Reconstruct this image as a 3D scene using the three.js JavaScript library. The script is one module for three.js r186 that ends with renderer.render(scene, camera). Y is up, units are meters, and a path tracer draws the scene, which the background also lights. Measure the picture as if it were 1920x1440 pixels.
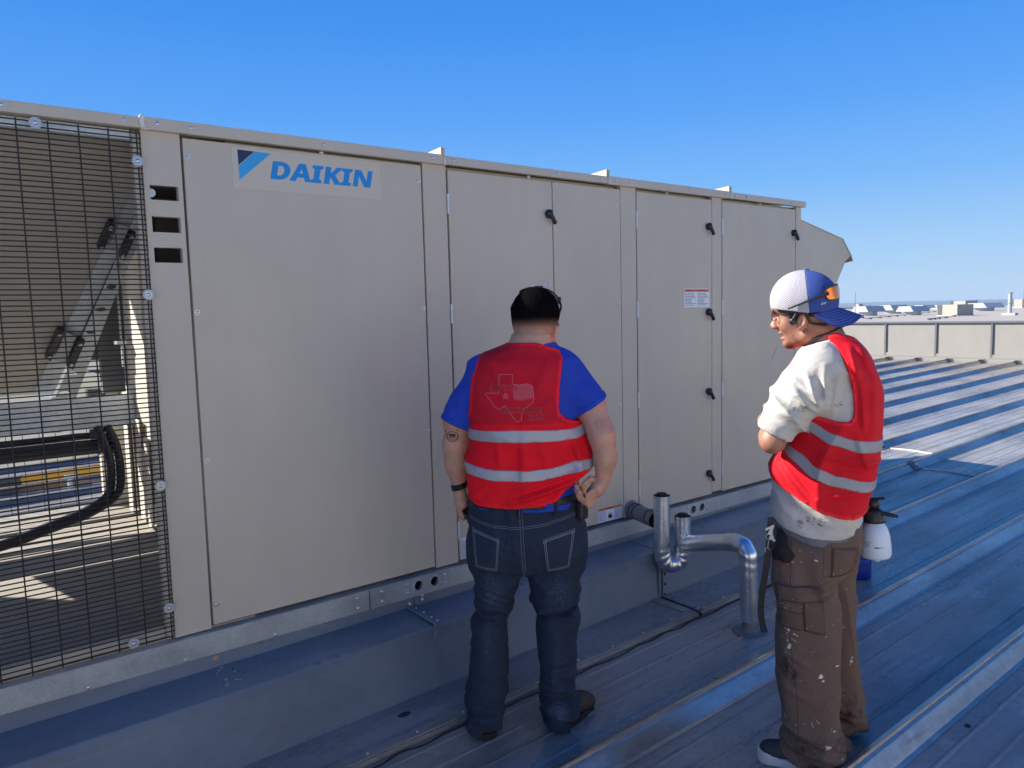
import * as THREE from 'three';
import { RoundedBoxGeometry } from 'three/addons/geometries/RoundedBoxGeometry.js';
import { mergeGeometries } from 'three/addons/utils/BufferGeometryUtils.js';

// ---------------------------------------------------------------- camera, sky, sun, exposure
const scene = new THREE.Scene();
const camera = new THREE.PerspectiveCamera(54.56, 4 / 3, 0.05, 9000);
camera.rotation.order = 'YXZ';
camera.position.set(0, 1.726, 3.05);
camera.rotation.set(-5.3585 * Math.PI / 180, -37.3626 * Math.PI / 180, -1.4712 * Math.PI / 180);
const renderer = new THREE.WebGLRenderer();
renderer.toneMapping = THREE.LinearToneMapping;
renderer.toneMappingExposure = 2.0;
renderer.shadowMap.enabled = true;

const s2l = c => { c /= 255; return c <= 0.04045 ? c / 12.92 : ((c + 0.055) / 1.055) ** 2.4; };
function skyTexture() {                       // clear winter sky, a function of elevation only
  const stops = [[-90, 150, 158, 165], [-1, 178, 190, 200], [0, 194, 218, 240], [4, 166, 208, 248], [9, 122, 185, 250], [14, 93, 165, 248], [20, 68, 148, 240], [28, 48, 128, 226], [45, 34, 98, 184], [90, 24, 66, 134]];
  const W = 64, H = 1024, data = new Float32Array(W * H * 4);
  for (let j = 0; j < H; j++) {
    const el = (j + 0.5) / H * 180 - 90;
    let k = 0; while (k < stops.length - 2 && stops[k + 1][0] < el) k++;
    const a = stops[k], b = stops[k + 1], t = Math.min(1, Math.max(0, (el - a[0]) / (b[0] - a[0])));
    for (let i = 0; i < W; i++) for (let c = 0; c < 4; c++) data[(j * W + i) * 4 + c] = c === 3 ? 1 : (s2l(a[c + 1]) * (1 - t) + s2l(b[c + 1]) * t) / 2.0;
  }
  const t = new THREE.DataTexture(data, W, H, THREE.RGBAFormat, THREE.FloatType);
  t.mapping = THREE.EquirectangularReflectionMapping; t.magFilter = t.minFilter = THREE.LinearFilter; t.needsUpdate = true;
  return t;
}
scene.background = skyTexture();
scene.environment = scene.background;
scene.backgroundIntensity = 1.0; scene.environmentIntensity = 1.0;

const sun = new THREE.DirectionalLight(new THREE.Color().setRGB(1, 0.94, 0.86), 5.0);
sun.position.set(-1.05 * 40 + 5, 40, -1.13 * 40); sun.target.position.set(5, 0, 0);
sun.castShadow = true; sun.shadow.radius = 1; sun.shadow.mapSize.set(4096, 4096);
Object.assign(sun.shadow.camera, { left: -25, right: 25, top: 25, bottom: -25, near: 1, far: 160 });
scene.add(sun, sun.target);

// ---------------------------------------------------------------- helpers
let seed = 7;
const rnd = () => { seed = (seed * 1664525 + 1013904223) >>> 0; return seed / 4294967296; };
const rr = (a, b) => a + (b - a) * rnd();
const used = {};
function numbered(name) { const n = used[name] = (used[name] ?? -1) + 1; return n ? `${name}_${String(n).padStart(3, '0')}` : name; }
function shade(o) { o.traverse(m => { if (m.isMesh) { m.castShadow = m.receiveShadow = true; } }); return o; }
function tag(o, label, category, group, kind) {
  if (label) o.userData.label = label; if (category) o.userData.category = category;
  if (group) o.userData.group = group; if (kind) o.userData.kind = kind; return o;
}
function thing(name, label, category, group) { const g = new THREE.Group(); g.name = numbered(name); scene.add(g); return tag(g, label, category, group); }
function struct(name, parent = scene) { const g = new THREE.Group(); g.name = name; parent.add(g); g.userData.kind = 'structure'; return g; }
function part(name, geo, mat, parent, label) {
  const m = new THREE.Mesh(Array.isArray(geo) ? merge(geo) : geo, mat); m.name = parent === scene ? numbered(name) : name; parent.add(m);
  if (label) m.userData.label = label; m.castShadow = m.receiveShadow = true; return m;
}
function merge(list) {
  return mergeGeometries(list.map(g => { const n = g.index ? g.toNonIndexed() : g.clone(); for (const k of Object.keys(n.attributes)) if (!['position', 'normal', 'uv'].includes(k)) n.deleteAttribute(k); return n; }));
}
function boxUV(g, s = 1) {                    // uv in metres from the dominant axis of each face
  if (g.index) g = g.toNonIndexed();
  const p = g.attributes.position, n = g.attributes.normal, uv = new Float32Array(p.count * 2);
  for (let i = 0; i < p.count; i += 3) {
    let nx = 0, ny = 0, nz = 0;
    for (let k = i; k < i + 3; k++) { nx += n.getX(k); ny += n.getY(k); nz += n.getZ(k); }
    nx = Math.abs(nx); ny = Math.abs(ny); nz = Math.abs(nz);
    for (let k = i; k < i + 3; k++) {
      const x = p.getX(k), y = p.getY(k), z = p.getZ(k);
      const [u, v] = nz >= nx && nz >= ny ? [x, y] : ny >= nx ? [x, z] : [z, y];
      uv[2 * k] = u * s; uv[2 * k + 1] = v * s;
    }
  }
  g.setAttribute('uv', new THREE.BufferAttribute(uv, 2)); return g;
}
function bx(x0, x1, y0, y1, z0, z1, r = 0) {  // box between limits, edges rounded by r
  const g = r ? new RoundedBoxGeometry(x1 - x0, y1 - y0, z1 - z0, 2, r) : new THREE.BoxGeometry(x1 - x0, y1 - y0, z1 - z0);
  g.translate((x0 + x1) / 2, (y0 + y1) / 2, (z0 + z1) / 2); return boxUV(g);
}
const V3 = (x, y, z) => new THREE.Vector3(x, y, z);
function cyl(a, b, r0, r1 = r0, n = 16, open = false) {   // cylinder from point a to point b
  const A = V3(...a), B = V3(...b), d = B.clone().sub(A), g = new THREE.CylinderGeometry(r1, r0, d.length(), n, 1, open);
  g.applyQuaternion(new THREE.Quaternion().setFromUnitVectors(V3(0, 1, 0), d.normalize())); g.translate((A.x + B.x) / 2, (A.y + B.y) / 2, (A.z + B.z) / 2); return g;
}
function tube(pts, r, seg = 40, n = 10, closed = false) { return new THREE.TubeGeometry(new THREE.CatmullRomCurve3(pts.map(p => V3(...p)), closed, 'centripetal'), seg, r, n, closed); }
function extr(pts, depth, o = {}) {           // polygon in xy extruded along +z
  const s = new THREE.Shape(pts.map(p => new THREE.Vector2(...p)));
  for (const h of o.holes || []) { const q = new THREE.Path(); q.absarc(h[0], h[1], h[2], 0, Math.PI * 2, true); s.holes.push(q); }
  for (const h of o.rects || []) { const q = new THREE.Path([[h[0], h[2]], [h[0], h[3]], [h[1], h[3]], [h[1], h[2]]].map(p => new THREE.Vector2(...p))); s.holes.push(q); }
  const g = new THREE.ExtrudeGeometry(s, { depth, bevelEnabled: !!o.bevel, bevelSize: o.bevel || 0, bevelThickness: o.bevel || 0, bevelOffset: -(o.bevel || 0), bevelSegments: 2, curveSegments: o.cs || 16 });
  return g;
}
// tileable value noise
function hash(x, y, s) { let h = (x * 374761393 + y * 668265263 + s * 982451653) | 0; h = Math.imul(h ^ (h >>> 13), 1274126177); return ((h ^ (h >>> 16)) >>> 0) / 4294967296; }
function vnoise(x, y, px, py, s) {
  const xi = Math.floor(x), yi = Math.floor(y), fx = x - xi, fy = y - yi, u = fx * fx * (3 - 2 * fx), v = fy * fy * (3 - 2 * fy);
  const w = (a, b) => hash(((a % px) + px) % px, ((b % py) + py) % py, s);
  return (w(xi, yi) * (1 - u) + w(xi + 1, yi) * u) * (1 - v) + (w(xi, yi + 1) * (1 - u) + w(xi + 1, yi + 1) * u) * v;
}
function fbm(u, v, f, fy, oct, s) { let a = 0, w = 0.5, t = 0; for (let o = 0; o < oct; o++) { a += w * vnoise(u * f, v * fy, f, fy, s + o); t += w; w *= 0.55; f *= 2; fy *= 2; } return a / t; }
function mapTex(N, fn, srgb, rep = 1, repY = rep) {       // fn(u,v) -> grey or [r,g,b], 0..1
  const d = new Uint8Array(N * N * 4);
  for (let j = 0; j < N; j++) for (let i = 0; i < N; i++) {
    const c = fn((i + 0.5) / N, (j + 0.5) / N), k = (j * N + i) * 4;
    for (let q = 0; q < 3; q++) d[k + q] = Math.max(0, Math.min(255, 255 * (Array.isArray(c) ? c[q] : c)));
    d[k + 3] = 255;
  }
  const t = new THREE.DataTexture(d, N, N); t.wrapS = t.wrapT = THREE.RepeatWrapping; t.magFilter = THREE.LinearFilter; t.minFilter = THREE.LinearMipmapLinearFilter; t.generateMipmaps = true;
  if (srgb) t.colorSpace = THREE.SRGBColorSpace; t.repeat.set(rep, repY); t.needsUpdate = true; return t;
}
function canvasTex(w, h, draw) {
  const c = document.createElement('canvas'); c.width = w; c.height = h; draw(c.getContext('2d'), w, h);
  const t = new THREE.CanvasTexture(c); t.colorSpace = THREE.SRGBColorSpace; t.anisotropy = 8; return t;
}
const rgb = (r, g, b) => new THREE.Color().setRGB(r, g, b);
const std = (c, o = {}) => new THREE.MeshStandardMaterial({ color: Array.isArray(c) ? rgb(...c) : c, roughness: 0.6, ...o });
const phys = (c, o = {}) => new THREE.MeshPhysicalMaterial({ color: Array.isArray(c) ? rgb(...c) : c, roughness: 0.6, ...o });

// ---------------------------------------------------------------- textures and materials of the place
const tPaint = mapTex(512, (u, v) => { const a = fbm(u, v, 3, 2, 4, 11), b = fbm(u, v, 26, 7, 3, 12), s = fbm(u, v, 60, 60, 2, 13); let c = 0.93 + 0.07 * a + 0.03 * (b - 0.5); return [c, c, c * 0.995]; }, true, 0.55);
const tPaintR = mapTex(256, (u, v) => 0.72 + 0.5 * (fbm(u, v, 5, 4, 4, 21) - 0.5), false, 0.7);
const tDent = mapTex(256, (u, v) => fbm(u, v, 3, 2, 3, 31), false, 0.5);
const tGalv = mapTex(512, (u, v) => { // spangle cells with a little oxide
  const N = 96; let best = 9, id = 0; const x = u * N, y = v * N, xi = Math.floor(x), yi = Math.floor(y);
  for (let a = -1; a < 2; a++) for (let b = -1; b < 2; b++) { const cx = xi + a, cy = yi + b, h1 = hash((cx + N) % N, (cy + N) % N, 3), h2 = hash((cx + N) % N, (cy + N) % N, 4); const dd = (cx + h1 - x) ** 2 + (cy + h2 - y) ** 2; if (dd < best) { best = dd; id = hash((cx + N) % N, (cy + N) % N, 5); } }
  const c = 0.86 + 0.06 * id + 0.22 * (fbm(u, v, 5, 5, 4, 6) - 0.5); return [c * 0.985, c, c]; }, true, 1.2);
const tGalvR = mapTex(256, (u, v) => 0.75 + 0.7 * (fbm(u, v, 6, 6, 4, 41) - 0.5), false, 1.1);
const tRoof = mapTex(1024, (u, v) => { // weathered roof sheet: long stains, speckle, scuffs
  const st = fbm(u, v, 2, 34, 4, 51), bl = fbm(u, v, 5, 7, 5, 52), sp = fbm(u, v, 120, 120, 2, 53), sc = fbm(u, v, 9, 60, 3, 54);
  let c = 0.78 + 0.20 * st + 0.42 * (bl - 0.5) + 0.12 * (sp - 0.5); if (sc > 0.70) c -= (sc - 0.70) * 0.9; const w = fbm(u, v, 14, 14, 4, 55); if (w > 0.68) c += (w - 0.68) * 0.7;
  return [c, c * 0.995, c * 0.985]; }, true, 0.32, 0.5);
const tRoofR = mapTex(512, (u, v) => 0.70 + 0.6 * (fbm(u, v, 4, 12, 5, 61) - 0.5) + 0.2 * (fbm(u, v, 70, 70, 2, 62) - 0.5), false, 0.37, 0.6);
const tRoofB = mapTex(512, (u, v) => 0.6 * fbm(u, v, 3, 6, 3, 71) + 0.1 * fbm(u, v, 40, 40, 2, 72), false, 0.7, 0.9);

const tCurb = mapTex(512, (u, v) => { const c = 0.86 + 0.16 * (fbm(u, v, 4, 5, 5, 81) - 0.5) + 0.06 * (fbm(u, v, 50, 50, 2, 82) - 0.5); return [c, c, c]; }, true, 0.5);
const M = {
  tan: std([0.585, 0.515, 0.415], { map: tPaint, roughness: 0.62, roughnessMap: tPaintR, bumpMap: tDent, bumpScale: 0.0012 }),
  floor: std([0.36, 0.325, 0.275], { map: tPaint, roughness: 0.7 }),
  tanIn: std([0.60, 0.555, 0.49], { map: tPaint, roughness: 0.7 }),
  dark: std([0.012, 0.012, 0.013], { roughness: 0.85 }),
  black: std([0.014, 0.014, 0.016], { roughness: 0.42 }),
  wire: std([0.010, 0.011, 0.016], { roughness: 0.5 }),
  galv: std([0.60, 0.63, 0.64], { map: tGalv, metalness: 0.55, roughness: 0.62, roughnessMap: tGalvR }),
  zinc: std([0.86, 0.91, 0.97], { map: tGalv, metalness: 0.2, roughness: 0.42 }),
  steel: std([0.62, 0.63, 0.65], { metalness: 0.9, roughness: 0.35 }),
  roof: std([0.355, 0.34, 0.32], { map: tRoof, metalness: 0.06, roughness: 0.46, roughnessMap: tRoofR, bumpMap: tRoofB, bumpScale: 0.0012 }),
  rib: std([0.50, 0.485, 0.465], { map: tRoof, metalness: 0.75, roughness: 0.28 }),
  curb: std([0.25, 0.31, 0.39], { map: tCurb, metalness: 0.2, roughness: 0.48, roughnessMap: tPaintR }),
  seal: std([0.030, 0.029, 0.030], { roughness: 0.8 }),
  caulk: std([0.72, 0.70, 0.66], { roughness: 0.8 }),
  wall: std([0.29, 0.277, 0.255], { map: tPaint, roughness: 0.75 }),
  cream: std([0.74, 0.70, 0.61], { map: tPaint, roughness: 0.8 }),
  trim: std([0.13, 0.14, 0.16], { roughness: 0.5, metalness: 0.3 }),
  deck: std([0.42, 0.385, 0.34], { map: tPaint, roughness: 0.85 }),
  rtu: std([0.32, 0.31, 0.265], { roughness: 0.7 }),
  coil: std([0.08, 0.08, 0.08], { roughness: 0.7 }),
  hoodW: std([0.42, 0.45, 0.47], { metalness: 0.35, roughness: 0.45 }),
  white: std([0.50, 0.49, 0.48], { roughness: 0.6 }),
};

// ---------------------------------------------------------------- the metal roof the men stand on
const SL = 0.024, RIDGE = 17.9;
const roof = struct('metal_roof'); roof.rotation.z = Math.atan(SL);
const ribZ = []; for (let k = -14; k <= 8; k++) ribZ.push(1.784 - 0.66 * -k); ribZ.sort((a, b) => a - b);
function along(profile, x0, x1, seg = 1) {      // profile of [z, y] swept along x; uv in metres
  const pos = [], uv = [], idx = []; let s = 0; const n = profile.length;
  for (let i = 0; i < n; i++) {
    if (i) s += Math.hypot(profile[i][0] - profile[i - 1][0], profile[i][1] - profile[i - 1][1]);
    for (let k = 0; k <= seg; k++) { const x = x0 + (x1 - x0) * k / seg; pos.push(x, profile[i][1], profile[i][0]); uv.push(x, profile[0][0] * 1.37 + s); }
  }
  for (let i = 0; i < n - 1; i++) for (let k = 0; k < seg; k++) { const a = i * (seg + 1) + k, b = a + 1, c = a + seg + 1, d = c + 1; idx.push(a, c, b, b, c, d); }
  const g = new THREE.BufferGeometry(); g.setAttribute('position', new THREE.Float32BufferAttribute(pos, 3)); g.setAttribute('uv', new THREE.Float32BufferAttribute(uv, 2)); g.setIndex(idx);
  const h = g.toNonIndexed(); h.computeVertexNormals(); return h;
}
const bead = z => [[z - 0.010, 0], [z - 0.004, 0.003], [z + 0.004, 0.003], [z + 0.010, 0]];
const ribProfile = z => [[z - 0.066, 0.002], [z - 0.026, 0.050], [z - 0.012, 0.053], [z - 0.010, 0.066], [z + 0.003, 0.068], [z + 0.005, 0.054], [z + 0.020, 0.050], [z + 0.024, 0.046], [z + 0.064, 0.004], [z + 0.084, 0.002]];
function stretchOf(z) { return z > 0.3 && z < 0.6 ? [[4.95, RIDGE]] : z <= 0.3 && z > -2.75 ? [[4.95, RIDGE], [-9, -4.3]] : [[-9, RIDGE]]; }
for (let i = 0; i < ribZ.length; i++) {
  const z = ribZ[i];
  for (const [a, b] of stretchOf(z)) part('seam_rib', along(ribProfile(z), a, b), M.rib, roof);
  if (i === ribZ.length - 1) continue;
  const z0 = z + 0.066, z1 = ribZ[i + 1] - 0.060, w = z1 - z0, prof = [[z0 - 0.02, 0]];
  for (const f of [0.16, 0.39, 0.61, 0.84]) prof.push(...bead(z0 + w * f));
  prof.push([z1 + 0.02, 0]);
  part('roof_panel', along(prof, -9, RIDGE), M.roof, roof);
}
for (const z of ribZ.slice(1)) if (z < 0.6) part('rib_end_cap', along(ribProfile(z).map(([a, b]) => [z + (a - z) * 1.1, b + 0.010]), RIDGE - 0.34, RIDGE - 0.16), M.trim, roof);
for (const [x, z] of [[7.15, -0.196], [7.85, -0.856], [10.2, 0.464]]) {       // lap joints in the ribs, and the bead of sealant across the pan
  part('lap_plate', along(ribProfile(z).map(([a, b]) => [z + (a - z) * 1.06, b + 0.006]), x, x + 0.10), M.trim, roof);
  if (x < 9) part('sealant_bead', tube([[x + 0.1, 0.004, z + 0.1], [x + 0.13, 0.006, z + 0.3], [x + 0.09, 0.005, z + 0.56]], 0.009, 14, 6), M.caulk, roof);
}
part('lap_screw', new THREE.SphereGeometry(0.012, 8, 6).translate(7.2, 0.05, -0.14), M.zinc, roof);
part('lap_screw', new THREE.SphereGeometry(0.012, 8, 6).translate(7.9, 0.05, -0.80), M.zinc, roof);
part('ridge_flashing', [bx(RIDGE - 0.03, RIDGE + 0.5, -0.02, 0.055, -14, 8, 0.01), bx(RIDGE - 0.16, RIDGE - 0.03, 0.001, 0.02, -14, 8)], M.wall, roof);
// flat flashing pan along the curb, its seams sealed in black
const pan = (x0, x1) => bx(x0, x1, 0.002, 0.022, 0.20, 0.56, 0.004);
part('flashing_pan', pan(-3, 3.13), M.roof, roof); part('flashing_pan', pan(3.15, 4.92), M.roof, roof);
part('pan_edge_strip', bx(-3, 3.12, 0.0225, 0.030, 0.505, 0.553, 0.002), M.roof, roof); part('pan_edge_strip', bx(3.17, 4.92, 0.0225, 0.030, 0.505, 0.553, 0.002), M.roof, roof);
part('pan_edge_strip', bx(3.155, 3.20, 0.0225, 0.029, 0.26, 0.50, 0.002), M.roof, roof); part('pan_edge_strip', bx(3.07, 3.125, 0.0225, 0.029, 0.26, 0.50, 0.002), M.roof, roof);
function wob(pts, amp) { const out = []; for (let i = 0; i < pts.length - 1; i++) for (let k = 0; k < 14; k++) { const t = k / 14; out.push(pts[i].map((v, q) => v + (pts[i + 1][q] - v) * t + (q ? rr(-amp, amp) * (q === 1 ? 0.4 : 1) : 0))); } out.push(pts[pts.length - 1]); return out; }
part('black_sealant', tube(wob([[-3, 0.006, 0.575], [0.2, 0.006, 0.578], [1.6, 0.007, 0.575], [3.05, 0.006, 0.574], [4.92, 0.006, 0.572]], 0.012), 0.006, 240, 6).scale(1, 0.3, 1), M.seal, roof);
part('black_sealant', tube(wob([[3.14, 0.022, 0.265], [3.142, 0.022, 0.42], [3.14, 0.016, 0.57]], 0.005), 0.008, 40, 6), M.seal, roof);
for (let k = 0; k < 22; k++) part('pan_screw', new THREE.SphereGeometry(0.006, 7, 5).translate(0.3 + k * 0.22, 0.031, 0.53 + rr(-0.006, 0.006)), M.steel, roof);
for (let k = 0; k < 9; k++) { const g = new THREE.SphereGeometry(0.02, 7, 5); g.scale(rr(0.5, 1.4), 0.12, rr(0.4, 0.9)); g.translate(rr(0.8, 4.8), 0.002, rr(0.7, 2.1)); part('tar_spot', g, M.seal, roof); }
{ const g = new THREE.SphereGeometry(0.026, 9, 6); g.scale(1.2, 0.1, 0.7); g.translate(1.43, 0.0235, 0.37); part('tar_spot', g, M.seal, roof); }
shade(roof);

// ---------------------------------------------------------------- curb under the unit
const curb = thing('roof_curb', 'blue grey sheet metal curb with a stepped shelf, under the long beige rooftop unit', 'roof curb');
{
  const shelfY = x => 0.33 + 0.011 * x;
  const prism = (x0, x1, off = 0) => {        // cross section in (z, y): upright, shelf, lip, lower wall
    const sec = (x) => [[0.012 + off, 0.402], [0.012 + off, shelfY(x) + off], [0.256 + off, shelfY(x) - 0.004 + off], [0.262 + off, shelfY(x) - 0.010], [0.262 + off, shelfY(x) - 0.055], [0.2625 + off, shelfY(x) - 0.060], [0.276 + off, SL * x + 0.02], [0.276 + off, SL * x - 0.05]];
    const a = sec(x0), b = sec(x1), pos = [], uv = []; let s = 0;
    for (let i = 0; i < a.length - 1; i++) { const l = Math.hypot(a[i + 1][0] - a[i][0], a[i + 1][1] - a[i][1]); const P = [[x0, a[i]], [x0, a[i + 1]], [x1, b[i]], [x1, b[i + 1]]].map(([x, q]) => [x, q[1], q[0]]); const U = [[x0, s], [x0, s + l], [x1, s], [x1, s + l]];
      for (const k of [0, 1, 2, 2, 1, 3]) { pos.push(...P[k]); uv.push(...U[k]); } s += l; }
    const g = new THREE.BufferGeometry(); g.setAttribute('position', new THREE.Float32BufferAttribute(pos, 3)); g.setAttribute('uv', new THREE.Float32BufferAttribute(uv, 2)); g.computeVertexNormals(); return g;
  };
  part('curb_sheet', prism(-4.2, 1.66), M.curb, curb); part('curb_sheet', prism(1.66, 3.16, -0.002), M.curb, curb); part('curb_sheet', prism(3.16, 5.02), M.curb, curb);
  part('curb_body', bx(-4.2, 5.02, -0.1, 0.398, -2.72, 0.008), M.curb, curb);
  // standing joint across the shelf
  part('joint_strip', [bx(1.652, 1.672, 0.352, 0.362, 0.014, 0.268, 0.003), bx(1.654, 1.669, 0.285, 0.358, 0.258, 0.270, 0.002), bx(1.70, 1.712, 0.352, 0.40, 0.013, 0.018)], M.curb, curb);
  for (const z of [0.05, 0.12, 0.19, 0.24]) part('rivet', new THREE.SphereGeometry(0.006, 8, 6).translate(1.685, 0.354, z), M.zinc, curb);
  for (const [x, y] of [[1.67, 0.37], [1.74, 0.375], [1.74, 0.395]]) part('rivet', new THREE.SphereGeometry(0.008, 8, 6).translate(x, y, 0.017), M.zinc, curb);
  part('joint_strip', bx(3.13, 3.20, 0.075, 0.31, 0.272, 0.282, 0.002), M.curb, curb);
  part('joint_gap', bx(3.145, 3.156, 0.075, 0.30, 0.279, 0.285), M.seal, curb);
  for (const y of [0.11, 0.17, 0.23, 0.28]) part('rivet', new THREE.SphereGeometry(0.008, 8, 6).translate(3.175, y, 0.283), M.seal, curb);
  part('paint_smear', smear(0.86, 0.352, 0.05, 0.06, 0.02), std([0.33, 0.27, 0.20], { roughness: 0.9 }), curb);
  for (let k = 0; k < 12; k++) { const g = new THREE.SphereGeometry(rr(0.002, 0.005), 6, 4); g.scale(1.6, 0.12, 1); const x = 0.79 + rr(-0.05, 0.05); g.translate(x, shelfY(x) + 0.0005, rr(0.03, 0.2)); part('dried_speck', g, M.caulk, curb); }
  function smear(x, y, z, w, h) { const g = new THREE.SphereGeometry(1, 10, 6); g.scale(w * 0.28, h * 0.5, 0.003); g.translate(x - 0.08, y + 0.025, 0.0125); return g; }
}
shade(curb);

// ---------------------------------------------------------------- the rooftop unit
const unit = thing('rooftop_unit', 'long beige rooftop air handling unit with access doors and a wire guard at its left', 'air handler');
{
  const top = 2.440, bot = 0.500, B = -2.72;
  part('casing', bx(0.96, 4.985, bot, top, B, -0.05), M.tan, unit); part('casing', bx(-4.2, -2.3, bot, top, B, -0.01), M.tan, unit);
  // front faces: posts and fixed panels stand flush, with real gaps between them
  const t0 = -0.036, panel = (n, x0, x1, y0, y1, z1 = 0) => part(n, bx(x0, x1, y0, y1, t0, z1, 0.0035), M.tan, unit);
  const post1 = part('post', boxUV(extr([[0.641, 0.498], [0.776, 0.498], [0.776, 2.438], [0.641, 2.438]], 0.034, { rects: [[0.660, 0.760, 2.185, 2.239], [0.660, 0.760, 2.066, 2.124], [0.660, 0.760, 1.953, 2.009]] })).translate(0, 0, -0.034), M.tan, unit);
  part('slot_shade_box', [bx(0.645, 0.650, 1.90, 2.29, -0.62, -0.035), bx(0.768, 0.773, 1.90, 2.29, -0.62, -0.035), bx(0.6505, 0.7675, 1.90, 1.905, -0.62, -0.035), bx(0.6505, 0.7675, 2.285, 2.29, -0.62, -0.035), bx(0.6505, 0.7675, 1.9055, 2.2845, -0.62, -0.615)].map(g => g.applyMatrix4(new THREE.Matrix4().set(1, 0, -0.27, -0.27 * 0.035, 0, 1, 0, 0, 0, 0, 1, 0, 0, 0, 0, 1))), M.tanIn, post1);  // closed box added behind the slots, skewed to keep them dark
  part('conduit', [cyl([0.672, 2.216, -0.12], [0.672, 2.216, -0.04], 0.016), bx(0.664, 0.692, 2.17, 2.245, -0.148, -0.13)], M.zinc, post1);
  panel('post', 1.837, 1.966, 0.500, 2.438); panel('post', 3.141, 3.268, 0.500, 2.438); panel('post', 3.972, 4.070, 0.520, 2.438); panel('post', 4.925, 4.990, 0.500, 2.438);
  const pA = panel('access_panel', 0.786, 1.829, 0.509, 2.424);
  const dB = panel('door', 1.976, 2.627, 0.509, 2.418), pC = panel('access_panel', 2.632, 3.137, 0.509, 2.418, 0.001);
  const dD = panel('door', 3.276, 3.968, 0.509, 2.418), dE = panel('door', 4.078, 4.918, 0.509, 2.418);
  // rounded black latches: a dome with a lever hanging to the lower right
  const latchGeo = merge([new THREE.SphereGeometry(0.021, 18, 10).scale(1, 1.15, 0.75).translate(0, 0, 0.012), cyl([0, 0, -0.004], [0, 0, 0.012], 0.022, 0.021, 18),
    new THREE.CapsuleGeometry(0.011, 0.034, 5, 12).rotateZ(0.62).translate(0.014, -0.026, 0.022), new THREE.SphereGeometry(0.012, 10, 8).translate(0.026, -0.043, 0.021)]);
  const latch = (x, y, p) => part('latch', latchGeo, M.black, p).position.set(x, y, 0.003);
  latch(2.597, 2.247, dB); latch(2.597, 1.706, dB); for (const y of [2.248, 1.707, 1.194, 0.655]) latch(3.928, y, dD); for (const y of [2.251, 1.71, 1.194, 0.655]) latch(4.888, y, dE);
  const hingeGeo = merge([cyl([0, -0.046, 0], [0, -0.016, 0], 0.0062, 0.0062, 10), cyl([0, -0.014, 0], [0, 0.014, 0], 0.0058, 0.0058, 10), cyl([0, 0.016, 0], [0, 0.046, 0], 0.0062, 0.0062, 10)]);
  for (const [x, p] of [[1.971, dB], [3.272, dD], [4.074, dE]]) for (const y of [2.258, 1.735, 1.194, 0.662]) part('hinge', hingeGeo, M.zinc, p).position.set(x, y, 0.003);
  const screwGeo = merge([new THREE.SphereGeometry(0.0075, 9, 6).scale(1, 1, 0.6).translate(0, 0, 0.003), cyl([0, 0, -0.001], [0, 0, 0.0018], 0.0105, 0.0105, 12)]);
  const screw = (x, y, z, p) => part('screw', screwGeo, M.steel, p).position.set(x, y, z);
  for (const y of [2.352, 1.764, 1.18, 0.591]) { screw(0.800, y, 0, pA); screw(1.817, y, 0, pA); screw(3.120, y, 0.001, pC); }
  for (const x of [1.348, 2.48, 3.55, 4.5]) screw(x, 2.431, -0.012, unit);
  // roof cap in overlapping lengths, with the ends of the roof's standing seams above it
  const caps = [[-4.2, 0.643, 0], [0.636, 1.945, 0.003], [1.936, 3.03, 0.0], [3.02, 4.14, 0.003], [4.13, 5.015, 0.0]];
  caps.forEach(([a, b, o], i) => {
    const c = part('roof_cap', [bx(a, b, 2.4375 - o, 2.4765 + o, 0.016, 0.022 + o, 0.0025), bx(a, b, 2.4735 + o, 2.478 + o, B - 0.03, 0.016), bx(a, b, 2.4375 - o, 2.4395 - o, -0.012, 0.016)], M.tan, unit);
    for (let x = a + 0.18; x < b - 0.04; x += 0.53) screw(x, 2.458, 0.022 + o, c); if (i) screw(a + 0.06, 2.458, 0.022 + o, c); if (b < 5) screw(b - 0.06, 2.458, 0.022 + o, c);
  });
  for (const x of [-0.66, 1.941, 3.025, 4.132]) part('roof_seam', [boxUV(extr([[0.0, 2.476], [0.0, 2.515], [0.20, 2.505], [2.7, 2.5], [2.7, 2.476]], 0.018).rotateY(Math.PI / 2).translate(x - 0.012, 0, 0.020)), bx(x - 0.002, x + 0.006, 2.440, 2.513, 0.020, 0.0275, 0.002)], M.tan, unit);
  const blob = (x, y, z, sx, sy) => new THREE.SphereGeometry(1, 10, 8).scale(sx, sy, 0.007).translate(x, y, z);
  part('caulk', [blob(0.645, 2.474, 0.024, 0.012, 0.012), blob(0.643, 2.458, 0.026, 0.009, 0.014), blob(0.646, 2.444, 0.024, 0.01, 0.007), blob(0.652, 2.436, 0.018, 0.016, 0.004)], M.caulk, unit);
  for (const x of [1.943, 3.028, 4.136]) part('caulk', [blob(x, 2.452, 0.027, 0.006, 0.016), blob(x + 0.004, 2.438, 0.025, 0.009, 0.005)], M.caulk, unit);
  // base rail
  const railHoles = [1.716, 1.805, 3.741, 3.826];
  const rail = part('base_rail', [boxUV(extr([[-4.2, 0.402], [5.0, 0.402], [5.0, 0.490], [-4.2, 0.490]], 0.022, { holes: railHoles.map(x => [x, 0.452, 0.0245]), cs: 24 })).translate(0, 0, 0.008), bx(-4.2, 5.0, 0.470, 0.4895, -0.05, 0.0075), bx(-4.2, 5.0, 0.490, 0.4925, -0.05, 0.028)], M.galv, unit);
  for (const x of railHoles) part('hole_collar', new THREE.TorusGeometry(0.026, 0.004, 8, 26).translate(x, 0.452, 0.030), M.galv, rail);
  part('rail_joint', bx(1.458, 1.462, 0.403, 0.489, 0.0295, 0.0312), M.dark, rail);
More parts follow.
